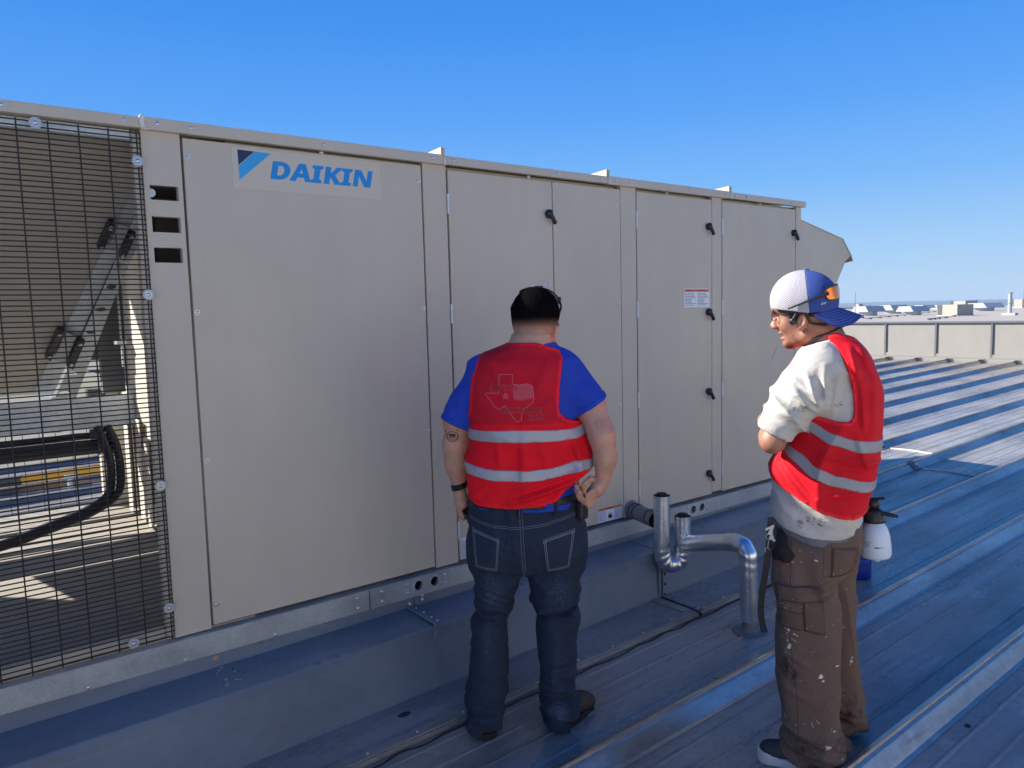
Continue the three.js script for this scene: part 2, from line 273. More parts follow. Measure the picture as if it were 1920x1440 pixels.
  const bolt = (x, y) => part('bolt', screwGeo, M.steel, rail).position.set(x, y, 0.030);
  for (const x of [1.40, 1.52]) { bolt(x, 0.47); bolt(x, 0.425); } for (const x of [1.655, 1.862, 3.69, 3.885]) { bolt(x, 0.472); bolt(x, 0.43); }
  for (const x of [0.33, 0.665, 1.02]) bolt(x, 0.412);
  // hood over the outdoor air intake at the far end
  const hood = part('intake_hood', [boxUV(extr([[4.992, 0.75], [4.992, 2.368], [5.637, 2.243], [5.764, 2.118], [5.684, 2.072], [5.20, 1.41], [5.06, 0.9]], 0.004)).translate(0, 0, -0.044)], M.tan, unit);
  part('hood_top', [boxUV(extr([[4.992, 2.370], [5.637, 2.246], [5.768, 2.120], [5.79, 2.075], [5.70, 2.062], [5.70, 2.067], [5.781, 2.079], [5.762, 2.116], [5.633, 2.240], [4.992, 2.363]].map(p => p), 2.5)).translate(0, 0, -2.535)], M.tan, hood);
  part('hood_side', [boxUV(extr([[4.992, 0.75], [4.992, 2.368], [5.637, 2.243], [5.764, 2.118], [5.684, 2.072], [5.20, 1.41], [5.06, 0.9]], 0.004)).translate(0, 0, -2.53), bx(4.987, 4.991, 0.52, 2.43, -2.6, -0.05)], M.tan, hood);
  // ---- open bay at the left behind the wire guard
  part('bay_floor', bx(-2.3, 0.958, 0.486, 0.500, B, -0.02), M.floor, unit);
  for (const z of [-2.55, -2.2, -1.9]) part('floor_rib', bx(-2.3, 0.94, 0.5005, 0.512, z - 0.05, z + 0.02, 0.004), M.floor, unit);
  part('bay_end_wall', bx(0.950, 0.958, 0.501, 2.436, B, -0.06), M.tanIn, unit);
  part('wall_liner', bx(0.80, 0.949, 0.501, 1.10, -2.66, -2.58), M.tanIn, unit);
  for (const [z, x] of [[-2.30, 0.90], [-2.02, 0.915], [-1.78, 0.91], [-1.45, 0.925]]) part('wall_flange', [bx(x, x + 0.006, 0.513, 1.24 - (z + 2.3) * 0.35, z, z + 0.13, 0.002), bx(x, 0.949, 0.513, 1.22 - (z + 2.3) * 0.35, z, z + 0.006, 0.002)], M.tanIn, unit);
  part('corner_post', bx(0.613, 0.639, 0.502, 2.43, -0.060, -0.012, 0.004), M.tan, unit); part('corner_post', bx(-2.3, -2.24, 0.502, 2.43, -0.085, -0.012, 0.004), M.tan, unit);
  part('bay_top_rail', bx(-2.3, 0.612, 2.402, 2.437, -0.06, -0.03, 0.003), M.zinc, unit);
  part('bay_sill', bx(-2.3, 0.612, 0.5005, 0.538, -0.06, -0.03, 0.003), M.tan, unit);
  part('rear_post', bx(0.86, 0.948, 0.502, 2.43, B, B + 0.06, 0.004), M.tanIn, unit); part('rear_post', bx(-2.3, -2.24, 0.502, 2.43, B, B + 0.06, 0.004), M.tanIn, unit);
  const slant = g => g.applyMatrix4(new THREE.Matrix4().makeBasis(V3(1, 0, 0), V3(0, -0.489, -0.872), V3(0, 0.872, -0.489)).setPosition(0, 2.43, -0.15));   // sloping coil frame: x across, y down the slope
  const sl = (pts, d, off, o) => slant(boxUV(extr(pts, d, o)).translate(0, 0, off));
  const coil = part('coil_cover', sl([[-0.98, 0.0], [0.655, 0.0], [0.70, 0.27], [0.43, 2.30], [-0.60, 2.30]], 0.012, 0.02), M.tanIn, unit);
  part('sloping_channel', [sl([[0.695, 0.26], [0.735, 0.441], [0.700, 0.62], [0.505, 2.33], [0.407, 2.27]], 0.004, 0.006), sl([[0.700, 0.602], [0.735, 0.441], [0.762, 0.618], [0.722, 0.976], [0.617, 2.50], [0.499, 2.50]], 0.005, -0.012, { holes: [[0.707, 0.85, 0.026], [0.686, 1.049, 0.024], [0.661, 1.263, 0.024], [0.637, 1.501, 0.022], [0.583, 1.98, 0.024], [0.560, 2.24, 0.028]] })], M.zinc, unit);
  for (const L of [[[[0.614, 0.502], [0.637, 0.508], [0.614, 0.715], [0.587, 0.700]], [[0.703, 0.565], [0.728, 0.579], [0.706, 0.785], [0.680, 0.755]], [[0.651, 0.518], [0.696, 0.541], [0.673, 0.733], [0.63, 0.71]]], [[[0.482, 1.434], [0.508, 1.452], [0.467, 1.78], [0.438, 1.74]], [[0.579, 1.543], [0.612, 1.569], [0.581, 1.885], [0.545, 1.845]], [[0.517, 1.475], [0.57, 1.531], [0.536, 1.827], [0.482, 1.77]]]]) {
    const b = part('coil_bracket', [sl(L[0], 0.03, -0.030), sl(L[1], 0.03, -0.034)], M.black, unit);
    part('bracket_plate', sl(L[2], 0.004, -0.020), M.white, b);
    for (const q of [L[0], L[1]]) for (const e of [0.12, 0.88]) part('bracket_bolt', slant(new THREE.SphereGeometry(0.010, 8, 6).scale(1, 1.6, 0.5).translate((q[0][0] + q[1][0]) / 2 * (1 - e) + (q[2][0] + q[3][0]) / 2 * e, (q[0][1] + q[1][1]) / 2 * (1 - e) + (q[2][1] + q[3][1]) / 2 * e, -0.036)), M.steel, b);
  }
  part('coil_tail', boxUV(extr([[0.434, 1.09], [0.535, 1.085], [0.614, 1.30], [0.50, 1.30]], 0.004)).translate(0, 0, -2.142), M.zinc, unit);
  part('cross_beam', [bx(-2.3, 0.948, 1.092, 1.284, -2.19, -2.15, 0.004)], M.zinc, unit);
  part('coil_blocker', [bx(0.66, 0.944, 1.50, 2.42, -2.6, -2.40), bx(0.80, 0.93, 1.29, 2.42, -2.38, -2.30)], M.coil, unit);  // dark coil end, added to stop sun coming through beside the channel
  part('coil_blocker', bx(-2.3, -1.35, 1.3, 2.42, -2.6, -2.4), M.coil, unit);
  part('pipe_bracket', [bx(0.865, 0.92, 1.60, 1.625, -2.22, -2.10, 0.002), bx(0.89, 0.905, 1.46, 1.60, -2.14, -2.11, 0.002), bx(0.90, 0.91, 1.62, 2.35, -2.2, -2.18)], M.hoodW, unit);
  part('compressor', [cyl([0.80, 1.05, -2.62], [0.80, 1.30, -2.62], 0.06, 0.06, 14)], M.coil, unit);
  part('insulated_pipe', [tube([[-2.2, 0.985, -2.1], [0.2, 0.985, -2.1], [0.74, 0.98, -2.1], [0.80, 0.975, -2.08]], 0.046, 30, 12)], M.black, unit);
  part('insulated_pipe', tube([[-2.2, 1.05, -2.14], [0.3, 1.045, -2.14], [0.70, 1.05, -2.14], [0.80, 1.03, -2.12]], 0.018, 30, 10), M.black, unit);
  for (const o of [0, 1]) part('hose', tube([[0.72 + 0.055 * o, 1.10, -2.08], [0.745 + 0.055 * o, 1.00, -2.0], [0.752 + 0.05 * o, 0.86, -1.92], [0.715 + 0.055 * o, 0.72, -1.86], [0.60 + 0.03 * o, 0.655 - 0.015 * o, -1.84], [0.40, 0.600 - 0.02 * o, -1.82], [0.16, 0.550 - 0.012 * o, -1.78], [-0.3, 0.54, -1.75]], 0.024, 60, 12), M.black, unit);
  part('pipe_clamp', [new THREE.TorusGeometry(0.05, 0.008, 8, 20).rotateY(Math.PI / 2).translate(0.72, 0.982, -2.1), bx(0.68, 0.76, 1.03, 1.09, -2.12, -2.09)], M.coil, unit);
  // wire guard over the bay: every wire its own piece
  const guard = part('wire_guard', bx(-0.62, 0.634, 0.5105, 0.5145, 0.0080, 0.0125), M.wire, unit);
  const hw = cyl([-0.62, 0, 0], [0.638, 0, 0], 0.0026, 0.0026, 6), vw = cyl([0, 0.505, 0], [0, 2.424, 0], 0.0028, 0.0028, 6);
  for (let y = 0.5325; y < 2.42; y += 0.01832) { const w = part('wire', hw, M.wire, guard); w.position.set(0, y + rr(-0.0012, 0.0012), 0.0105); w.rotation.z = rr(-0.0008, 0.0008); }
  for (let x = 0.626; x > -0.6; x -= 0.0918) { const w = part('wire', vw, M.wire, guard); w.position.set(x, 0, 0.0152); w.rotation.z = rr(-0.0015, 0.0015); }
  const wg = merge([cyl([0, 0, -0.0015], [0, 0, 0.0015], 0.0195, 0.0195, 28), new THREE.SphereGeometry(0.0085, 10, 6).scale(1, 1, 0.6).translate(0, 0, 0.003)]);
  for (const [x, y] of [[0.311, 2.412], [0.621, 2.317], [0.626, 1.832], [0.621, 1.111], [0.621, 0.631], [0.49, 0.528], [-0.1, 2.412], [0.03, 0.528]]) { const w = part('washer', wg, M.hoodW, guard); w.position.set(x, y, 0.0205); part('washer_screw', screwGeo, M.steel, unit).position.set(x, y, 0.0225); }
  const rear = []; for (let x = -2.2; x < 0.9; x += 0.092) rear.push(cyl([x, 0.505, B - 0.01], [x, 1.2, B - 0.01], 0.002, 0.002, 5)); for (let y = 0.53; y < 1.2; y += 0.055) rear.push(cyl([-2.2, y, B - 0.01], [0.9, y, B - 0.01], 0.0018, 0.0018, 5));
  const rg = part('rear_guard', rear, M.wire, unit); rg.userData.kind = 'stuff';
  // printed sheets on the doors
  const print = (name, x0, x1, y0, y1, z, tex, p, mo = {}) => { const g = new THREE.BoxGeometry(x1 - x0, y1 - y0, 0.0012); g.translate((x0 + x1) / 2, (y0 + y1) / 2, z + 0.0006); return part(name, g, std([1, 1, 1], { map: tex, roughness: 0.45, ...mo }), p); };
  const logo = canvasTex(1300, 320, (c, w, h) => {
    c.fillStyle = '#cabfad'; c.fillRect(0, 0, w, h); const X = x => (x - 0.967) / 0.65 * w, Y = y => (2.412 - y) / 0.16 * h;
    c.fillStyle = '#1d2c4e'; c.beginPath(); c.moveTo(X(0.990), Y(2.403)); c.lineTo(X(1.058), Y(2.402)); c.lineTo(X(0.991), Y(2.342)); c.fill();
    c.fillStyle = '#2fa4dd'; c.beginPath(); c.moveTo(X(1.060), Y(2.402)); c.lineTo(X(1.125), Y(2.401)); c.lineTo(X(0.992), Y(2.284)); c.lineTo(X(0.991), Y(2.339)); c.fill();
    c.save(); c.translate(X(1.108), Y(2.302)); c.transform(1, 0, -0.20, 1, 0, 0); c.fillStyle = '#0089d2'; c.strokeStyle = '#0089d2'; c.lineJoin = 'miter'; c.font = 'bold 200px sans-serif'; const W = c.measureText('DAIKIN').width; c.scale((X(1.575) - X(1.108)) / W, (Y(2.302) - Y(2.372)) / 146); c.lineWidth = 9; c.fillText('DAIKIN', 0, 0); c.strokeText('DAIKIN', 0, 0); c.restore();
  });
  print('maker_sign', 0.967, 1.617, 2.252, 2.412, 0.0, logo, pA, { roughness: 0.3 });
  const lines = (c, x, y, w, h, n, col) => { c.fillStyle = col; let k = 0; for (let i = 0; i < n; i++) { let px = x; const yy = y + i * h / n; const end = x + w * (0.55 + 0.45 * hash(i, 3, 9)); while (px < end) { const l = 4 + 14 * hash(k++, i, 8); c.fillRect(px, yy, Math.min(l, end - px), h / n * 0.42); px += l + 4; } } };
  print('warning_label', 3.692, 3.942, 1.740, 1.857, 0.0, canvasTex(500, 236, (c, w, h) => { c.fillStyle = '#e9e9ea'; c.fillRect(0, 0, w, h); c.fillStyle = '#e0662c'; c.fillRect(8, 8, w - 16, 34); c.fillStyle = '#1a1a1a'; c.font = 'bold 27px sans-serif'; c.fillText('⚠ WARNING', 20, 35); c.fillText('ADVERTENCIA', 258, 35); lines(c, 14, 58, 220, 165, 9, '#3c4a78'); lines(c, 262, 58, 220, 165, 9, '#444c66'); }), dD);
  print('warning_label', 2.928, 3.120, 0.511, 0.596, 0.001, canvasTex(400, 180, (c, w, h) => { c.fillStyle = '#d9dde6'; c.fillRect(0, 0, w, h); c.fillStyle = '#c9712f'; c.fillRect(4, 4, w - 8, 30); c.fillStyle = '#1a1a1a'; c.font = 'bold 24px sans-serif'; c.fillText('WARNING', 130, 28); lines(c, 10, 46, 120, 120, 7, '#8490b8'); lines(c, 276, 46, 114, 120, 7, '#8490b8'); c.fillStyle = '#eef0f4'; c.fillRect(140, 42, 124, 130); c.fillStyle = '#111'; c.beginPath(); c.moveTo(160, 150); for (const [x, y] of [[170, 108], [158, 80], [182, 110], [178, 62], [200, 112], [212, 60], [214, 112], [240, 76], [226, 116], [248, 150], [222, 138], [204, 160], [186, 138]]) c.lineTo(x, y); c.fill(); }), pC);
  print('notice_label', 1.982, 2.064, 0.512, 0.620, 0.0, canvasTex(170, 226, (c, w, h) => { c.fillStyle = '#cdd4de'; c.fillRect(0, 0, w, h); c.fillStyle = '#2a2f45'; c.font = 'bold 20px sans-serif'; c.fillText('NOTICE', 78, 24); lines(c, 8, 38, 150, 176, 13, '#56608a'); }), dB);
  const scr = (x, y, l, a, p) => { const g = bx(-l / 2, l / 2, -0.0012, 0.0012, 0.0, 0.0006); g.rotateZ(a); part('scratch', g, std([0.30, 0.29, 0.28], { roughness: 0.8 }), p).position.set(x, y, 0.001); };
  scr(4.67, 1.41, 0.11, 0.9, dE); scr(4.33, 1.72, 0.012, 0.6, dE);
  for (let k = 0; k < 30; k++) { const g = new THREE.SphereGeometry(rr(0.003, 0.010), 6, 4).scale(1, rr(0.4, 0.9), 0.06); const x = 2.55 + rr(-0.09, 0.06), y = 1.87 + rr(-0.045, 0.03); part('residue_speck', g, std([0.60, 0.64, 0.70], { roughness: 0.7 }), dB).position.set(x, y, 0.0005); }
}
shade(unit);

// ---------------------------------------------------------------- foil covered condensate drain
const foilN = mapTex(256, (u, v) => 0.55 * vnoise(u * 34, v * 34, 34, 34, 91) + 0.35 * vnoise(u * 80, v * 80, 80, 80, 92) + 0.1 * vnoise(u * 160, v * 160, 160, 160, 94), false, 1, 1);
M.foil = std([0.80, 0.81, 0.83], { metalness: 1, roughness: 0.30, bumpMap: foilN, bumpScale: 0.0012 });
M.foilElbow = std([0.72, 0.74, 0.78], { metalness: 1, roughness: 0.30 });
M.boot = std([0.20, 0.205, 0.215], { roughness: 0.7 });
M.foilGrey = std([0.24, 0.24, 0.25], { metalness: 0.3, roughness: 0.55 });
function pipe(pts, r, o = {}) {                 // swept pipe; o.pleat adds the gathered folds of a wrapped elbow
  const seg = o.seg || 30, n = 28, cv = o.line ? new THREE.LineCurve3(V3(...pts[0]), V3(...pts[1])) : new THREE.CatmullRomCurve3(pts.map(p => V3(...p)), false, 'centripetal', 0.5);
  const g = new THREE.TubeGeometry(cv, seg, r, n, false), p = g.attributes.position, uv = g.attributes.uv, L = cv.getLength();
  for (let i = 0; i <= seg; i++) { const c = cv.getPointAt(i / seg); for (let k = 0; k <= n; k++) { const q = i * (n + 1) + k; uv.setXY(q, i / seg * L * 3, k / n * 6.283 * r * 3);
    if (o.pleat) { const w = Math.sin(i / seg * Math.PI), s = 1 - o.pleat * w * (0.5 + 0.5 * Math.sin(i / seg * Math.PI * 2 * (o.folds || 6) + Math.sin(k / n * 6.283) * 1.6)); p.setXYZ(q, c.x + (p.getX(q) - c.x) * s, c.y + (p.getY(q) - c.y) * s, c.z + (p.getZ(q) - c.z) * s); } } }
  g.computeVertexNormals(); return g;
}
const drain = thing('drain_pipe', 'silver foil wrapped drain pipe with a trap and open uprights, between the two men', 'drain pipe');
{
  const r = 0.0445, a = [3.120, 0.31], b = [3.228, 0.368];
  part('wall_stub', [pipe([[3.20, 0.545, 0.002], [3.142, 0.54, 0.245]], 0.046, { line: true }), new THREE.TorusGeometry(0.05, 0.007, 8, 26).translate(3.2, 0.545, 0.006)], M.foilGrey, drain);
  for (const t of [0.16, 0.30, 0.8]) part('stub_band', new THREE.TorusGeometry(0.0465, 0.0028, 6, 28).rotateY(-0.23).translate(3.20 - 0.058 * t, 0.545, 0.002 + 0.243 * t), M.black, drain);
  part('stub_core', pipe([[3.15, 0.54, 0.2], [3.13, 0.538, 0.30]], 0.03, { line: true }), M.black, drain);
  part('upright', pipe([[a[0], 0.40, a[1]], [a[0], 0.70, a[1]]], r, { line: true }), M.foil, drain);
  part('upright', pipe([[b[0], 0.34, b[1]], [b[0], 0.575, b[1]]], r, { line: true }), M.foil, drain);
  for (const [q, y] of [[a, 0.70], [b, 0.575]]) { part('open_end', [new THREE.CylinderGeometry(0.028, 0.028, 0.02, 20).translate(q[0], y + 0.002, q[1]), new THREE.CylinderGeometry(r - 0.002, r - 0.002, 0.006, 24).translate(q[0], y - 0.006, q[1])], M.dark, drain); part('end_band', new THREE.CylinderGeometry(r + 0.0012, r + 0.0012, 0.022, 28, 1, true).translate(q[0], y - 0.011, q[1]), M.foilElbow, drain); }
  part('trap_bend', pipe([[a[0], 0.42, a[1]], [a[0], 0.37, a[1]], [a[0] + 0.016, 0.318, a[1] + 0.009], [(a[0] + b[0]) / 2, 0.298, (a[1] + b[1]) / 2], [b[0] - 0.016, 0.318, b[1] - 0.009], [b[0], 0.37, b[1]], [b[0], 0.40, b[1]]], r + 0.003, { pleat: 0.07, folds: 8, seg: 90 }), M.foilElbow, drain);
  part('branch', pipe([[b[0], 0.415, b[1]], [3.173, 0.525, 0.76]], r, { line: true }), M.foil, drain);
  part('elbow', pipe([[3.178, 0.512, 0.71], [3.175, 0.522, 0.76], [3.172, 0.514, 0.805], [3.170, 0.478, 0.834], [3.170, 0.42, 0.838], [3.170, 0.37, 0.838]], r + 0.003, { pleat: 0.06, folds: 5, seg: 60 }), M.foilElbow, drain);
  part('downpipe', pipe([[3.170, 0.42, 0.838], [3.185, 0.135, 0.838]], r + 0.001, { line: true }), M.foil, drain);
  part('pipe_end', cyl([3.185, 0.06, 0.838], [3.185, 0.14, 0.838], 0.036, 0.036, 24), M.foilGrey, drain);
  part('roof_boot', [cyl([3.185, 0.070, 0.838], [3.185, 0.10, 0.838], 0.052, 0.040, 28), new THREE.SphereGeometry(1, 30, 8).scale(0.10, 0.004, 0.085).translate(3.19, 0.077, 0.84)], M.boot, drain);
  for (const t of [0.28, 0.72]) part('foil_tab', bx(-0.012, 0.012, -0.010, 0.010, 0, 0.003, 0.001).rotateY(-0.9).translate(b[0] + (3.173 - b[0]) * t + 0.0 - 0.035, 0.415 + 0.11 * t + 0.012, b[1] + (0.76 - b[1]) * t + 0.012), M.foilElbow, drain);
}
shade(drain);

// ---------------------------------------------------------------- beyond the ridge: screen wall, lower flat roof, plant, hills
const wall = thing('screen_wall', 'long low cream wall with dark vertical battens beyond the ridge', 'wall');
for (let z = -5.9 - 1.166 * 14, i = 0; z < 8; z += 1.166, i++) {
  part('wall_panel', bx(18.42, 18.50, 0.2, 1.262, z + 0.005, z + 1.161, 0.004), M.wall, wall);
  part('batten', bx(18.385, 18.419, 0.44, 1.262, z - 0.022, z + 0.022, 0.004), M.trim, wall);
}
part('coping', [bx(18.37, 18.56, 1.263, 1.305, -24, 9, 0.005)], M.trim, wall);
part('base_strip', bx(18.39, 18.418, 0.40, 0.56, -24, 9, 0.003), M.wall, wall);
shade(wall);
const bounceWall = thing('added_bounce_wall', 'long cream wall added out of view behind the camera to bounce sunlight onto the unit', 'wall');  // unseen wall, added to throw warm light on the shaded front
for (let x = -16; x < 20; x += 3) part('wall_panel', bx(x + 0.006, x + 2.994, -0.6, 2.75, 7.15, 7.25, 0.004), M.cream, bounceWall);
part('coping', bx(-16, 20, 2.75, 2.85, 7.10, 7.32, 0.01), M.trim, bounceWall); part('wall_backing', bx(-16, 20, -0.6, 2.75, 7.26, 7.5), M.cream, bounceWall); shade(bounceWall);
const deck = part('flat_roof', [bx(18.6, 300, -1.0, 0.30, -210, 90)], M.deck, scene); deck.userData.kind = 'structure';
const ground = part('ground', [bx(-4000, 5000, -9.2, -9, -5000, 4000)], std([0.20, 0.19, 0.15], { roughness: 0.95 }), scene); ground.userData.kind = 'structure';
function unproject(x, y, Y) {                   // photograph pixel on the height Y, for laying out the far plant
  const e = new THREE.Euler(camera.rotation.x, camera.rotation.y, camera.rotation.z, 'YXZ'), w = V3((x - 960) / 1396.2, (720 - y) / 1396.2, -1).applyEuler(e), t = (Y - 1.726) / w.y; return [w.x * t, 3.05 + w.z * t, t];
}
const facing = Math.atan2(0.80, 0.607);
function placed(name, label, cat, x, y, group) { const g = thing(name, label, cat, group), [X, Z, t] = unproject(x, y, 0.30); g.position.set(X, 0.30, Z); g.rotation.y = 0.12; g.userData.px = undefined; g.scale.setScalar(1); return [g, t / 1396.2]; }
// gravity vents: a pale sloping hood on a narrower throat; built in metres from their size in the photograph
function vent(label, x, y, wpx, hpx) {
  const [g, k] = placed('roof_vent', label, 'roof vent', x, y, 'hooded vents on the far flat roof'), w = wpx * k, h = hpx * k, d = w * 0.9;
  part('throat', bx(-w * 0.27, w * 0.27, 0, h * 0.5, -d * 0.3, d * 0.3), M.hoodW, g);
  const s = extr([[-w * 0.5, h * 0.45], [-w * 0.33, h], [w * 0.33, h], [w * 0.5, h * 0.45], [w * 0.46, h * 0.40], [-w * 0.46, h * 0.40]], d).translate(0, 0, -d / 2); s.rotateY(Math.PI / 2 - 0.5);
  part('hood', boxUV(s), M.hoodW, g); shade(g); return g;
}
vent('wide hooded metal roof vent just right of the cap brim, its front in shade', 1628, 592, 44, 18); vent('pale hooded vent second from the left on the far roof', 1674, 588, 42, 16);
vent('pale hooded vent on the far roof nearest the seated beige unit, left of it', 1711, 591, 42, 17); vent('small distant hooded vent behind the two pale ones', 1733, 581, 28, 9); vent('hooded vent between the beige units and the white stack', 1846, 583, 48, 15);
function plant(label, x, y, wpx, hpx, dark) {
  const [g, k] = placed('packaged_unit', label, 'packaged unit', x, y), w = wpx * k, h = hpx * k; g.rotation.y = -facing + Math.PI / 2 + 0.35;
  part('cabinet', bx(-w * 0.55, w * 0.25, h * 0.06, h, -w * 0.3, w * 0.3), M.rtu, g); if (dark) part('coil_section', bx(w * 0.252, w * 0.5, h * 0.06, h * 0.99, -w * 0.3, w * 0.3), M.coil, g);
  for (let i = 0; i < 5; i++) part('cabinet_panel', bx(-w * 0.53 + i * w * 0.15, -w * 0.395 + i * w * 0.15, h * 0.12, h * 0.94, w * 0.302, w * 0.315), M.rtu, g);
  part('skid', bx(-w * 0.6, w * 0.55, 0, h * 0.06, -w * 0.32, w * 0.32), M.white, g); shade(g); return g;
}
plant('beige packaged unit with dark coil end, nearest on the far flat roof', 1790, 592, 52, 21, true); plant('larger beige unit with dark end standing behind the nearest packaged unit', 1806, 579, 40, 15, true);
plant('low beige unit left of the nearest packaged unit, no dark end', 1756, 580, 20, 8, false); plant('pale boxy unit at the right edge of the photograph beside the stack', 1913, 577, 26, 16, false); plant('dark small unit left behind the first hooded vent', 1610, 590, 14, 20, true);
{ const [g, k] = placed('vent_stack', 'tall white vent stack with a flat cap on the far roof', 'vent stack', 1893, 591); const h = 42 * k, r = 3.6 * k;
  part('stack_pipe', [cyl([0, 0, 0], [0, h, 0], r * 1.05, r * 0.95, 20)], M.hoodW, g); part('stack_cap', cyl([0, h, 0], [0, h * 1.02, 0], r * 1.5, r * 1.5, 20), M.hoodW, g); part('stack_band', cyl([0, h * 0.50, 0], [0, h * 0.52, 0], r * 1.1, r * 1.1, 20), M.trim, g); part('stack_base', bx(-r * 3.2, r * 3.2, 0, h * 0.1, -r * 3, r * 3), M.white, g); shade(g); }
{ const [g, k] = placed('antenna_pole', 'thin pole on a white block just right of the cap brim', 'pole', 1603, 597); part('pole', cyl([0, 0, 0], [0, 49 * k, 0], 0.6 * k, 0.4 * k, 8), M.trim, g); part('pole_base', bx(-10 * k, 24 * k, 0, 6 * k, -8 * k, 8 * k), M.white, g); shade(g); }
{ const [g, k] = placed('antenna_pole', 'thin pale pole right of the last hooded vent', 'pole', 1869, 577); part('pole', cyl([0, 0, 0], [0, 26 * k, 0], 0.5 * k, 0.4 * k, 8), M.hoodW, g); shade(g); }
{ const [g, k] = placed('antenna_pole', 'thick dark pole at the right edge of the photograph', 'pole', 1920, 578); part('pole', cyl([0, 0, 0], [0, 40 * k, 0], 1.6 * k, 1.2 * k, 10), M.trim, g); shade(g); }
function gasLine(label, pts, n) {
  const P = pts.map(([x, y]) => { const [X, Z] = unproject(x, y, 0.42); return [X, 0.42, Z]; }), g = thing('gas_pipe', label, 'gas pipe');
  part('pipe_run', tube(P, 0.035, 20, 6), M.trim, g);
  for (let i = 0; i < n; i++) { const q = new THREE.CatmullRomCurve3(P.map(p => V3(...p))).getPoint((i + 0.5) / n); part('pipe_block', bx(q.x - 0.12, q.x + 0.12, 0.30, 0.40, q.z - 0.12, q.z + 0.12), M.coil, g); } shade(g);
}
gasLine('gas line on small blocks running left across the far flat roof', [[1622, 597], [1696, 590], [1757, 583]], 9); gasLine('gas line on small blocks in front of the nearest packaged unit', [[1739, 598], [1765, 595], [1812, 588]], 6);
// gas pipe on the roof behind the unit, seen through the open bay
{ const g = thing('gas_pipe', 'yellow gas pipe on small stands, seen through the wire guard behind the unit', 'gas pipe'); const y0 = 0.13;
  part('pipe_run', cyl([-3, y0 - 0.07, -6.55], [3.2, y0 + 0.08, -5.75], 0.04, 0.04, 14), std([0.75, 0.40, 0.02], { roughness: 0.45 }), g);
  for (const x of [-1.2, 0.98, 2.6]) part('pipe_stand', [cyl([x, SL * x, -6.55 + (x + 3) * 0.129], [x, y0 + 0.02, -6.55 + (x + 3) * 0.129], 0.025, 0.025, 10), bx(x - 0.06, x + 0.06, 0.10 + x * 0.024, 0.13 + x * 0.024, -6.62 + (x + 3) * 0.129, -6.48 + (x + 3) * 0.129)], M.zinc, g);
  part('pipe_coupling', cyl([0.30, y0 + 0.01, -6.125], [0.55, y0 + 0.016, -6.09], 0.052, 0.052, 14), M.coil, g); shade(g); }
// wooded hills along the horizon
{
  const pos = [], idx = []; let n = 0;
  for (let r = 0; r < 5; r++) for (let i = 0; i <= 140; i++) { const a = -0.5 + i / 140 * 2.2, d = 2200 + r * 420, h = -9 + (r === 0 ? 0 : r === 4 ? -40 : 5 + 9 * r * fbm(i / 140, r / 7, 9, 5, 4, 77)); pos.push(Math.sin(a + 0.65) * d, h, -Math.cos(a + 0.65) * d); n++; }
  for (let r = 0; r < 4; r++) for (let i = 0; i < 140; i++) { const a = r * 141 + i; idx.push(a, a + 1, a + 141, a + 1, a + 142, a + 141); }
  const g = new THREE.BufferGeometry(); g.setAttribute('position', new THREE.Float32BufferAttribute(pos, 3)); g.setIndex(idx); g.computeVertexNormals();
  part('hills', g, std([0.055, 0.065, 0.045], { roughness: 1, side: THREE.DoubleSide }), scene).userData.kind = 'structure';
}
{ // distant trees and low buildings between the roof and the hills
  const list = []; for (let i = 0; i < 260; i++) { const a = rr(0.72, 1.12), d = rr(420, 1500), s = rr(3.5, 8); const g = new THREE.IcosahedronGeometry(s, 1); const p = g.attributes.position; for (let k = 0; k < p.count; k++) { const f = 0.7 + 0.6 * hash(Math.round(p.getX(k) * 9), Math.round(p.getY(k) * 9 + p.getZ(k) * 5), i); p.setXYZ(k, p.getX(k) * f, p.getY(k) * f * 0.8, p.getZ(k) * f); } g.translate(Math.sin(a) * d, -9 + s * 0.5, -Math.cos(a) * d); g.computeVertexNormals(); list.push(g); }
  part('far_woods', list, std([0.05, 0.06, 0.035], { roughness: 1 }), scene).userData.kind = 'stuff';
  for (let i = 0; i < 7; i++) { const a = 0.80 + i * 0.045, d = 700 + 90 * hash(i, 1, 2), w = rr(25, 60); const g = thing('warehouse', `pale flat building far off near the horizon, number ${['one', 'two', 'three', 'four', 'five', 'six', 'seven'][i]} from the left`, 'building'); part('wall', bx(-w / 2, w / 2, 0, 9, -10, 10), M.wall, g); part('roof', bx(-w / 2 - 1, w / 2 + 1, 9, 9.6, -11, 11), M.white, g); g.position.set(Math.sin(a) * d, -9, -Math.cos(a) * d); g.rotation.y = -a; }
}
scene.fog = new THREE.FogExp2(new THREE.Color().setRGB(0.50, 0.66, 0.85), 0.00032);

// ---------------------------------------------------------------- figures: signed distance fields meshed by surface nets
const clamp = (v, a, b) => v < a ? a : v > b ? b : v;
const smin = (a, b, k) => { const h = Math.max(k - Math.abs(a - b), 0) / k; return Math.min(a, b) - h * h * k * 0.25; };
const smax = (a, b, k) => -smin(-a, -b, k);
const capsule = (a, b, ra, rb) => { const dx = b[0] - a[0], dy = b[1] - a[1], dz = b[2] - a[2], L = dx * dx + dy * dy + dz * dz; return (x, y, z) => { const px = x - a[0], py = y - a[1], pz = z - a[2], h = clamp((px * dx + py * dy + pz * dz) / L, 0, 1); return Math.hypot(px - dx * h, py - dy * h, pz - dz * h) - (ra + (rb - ra) * h); }; };
const chain = (pts, k = 0.02) => { const c = []; for (let i = 0; i < pts.length - 1; i++) c.push(capsule(pts[i], pts[i + 1], pts[i][3], pts[i + 1][3])); return (x, y, z) => { let d = c[0](x, y, z); for (let i = 1; i < c.length; i++) d = smin(d, c[i](x, y, z), k); return d; }; };
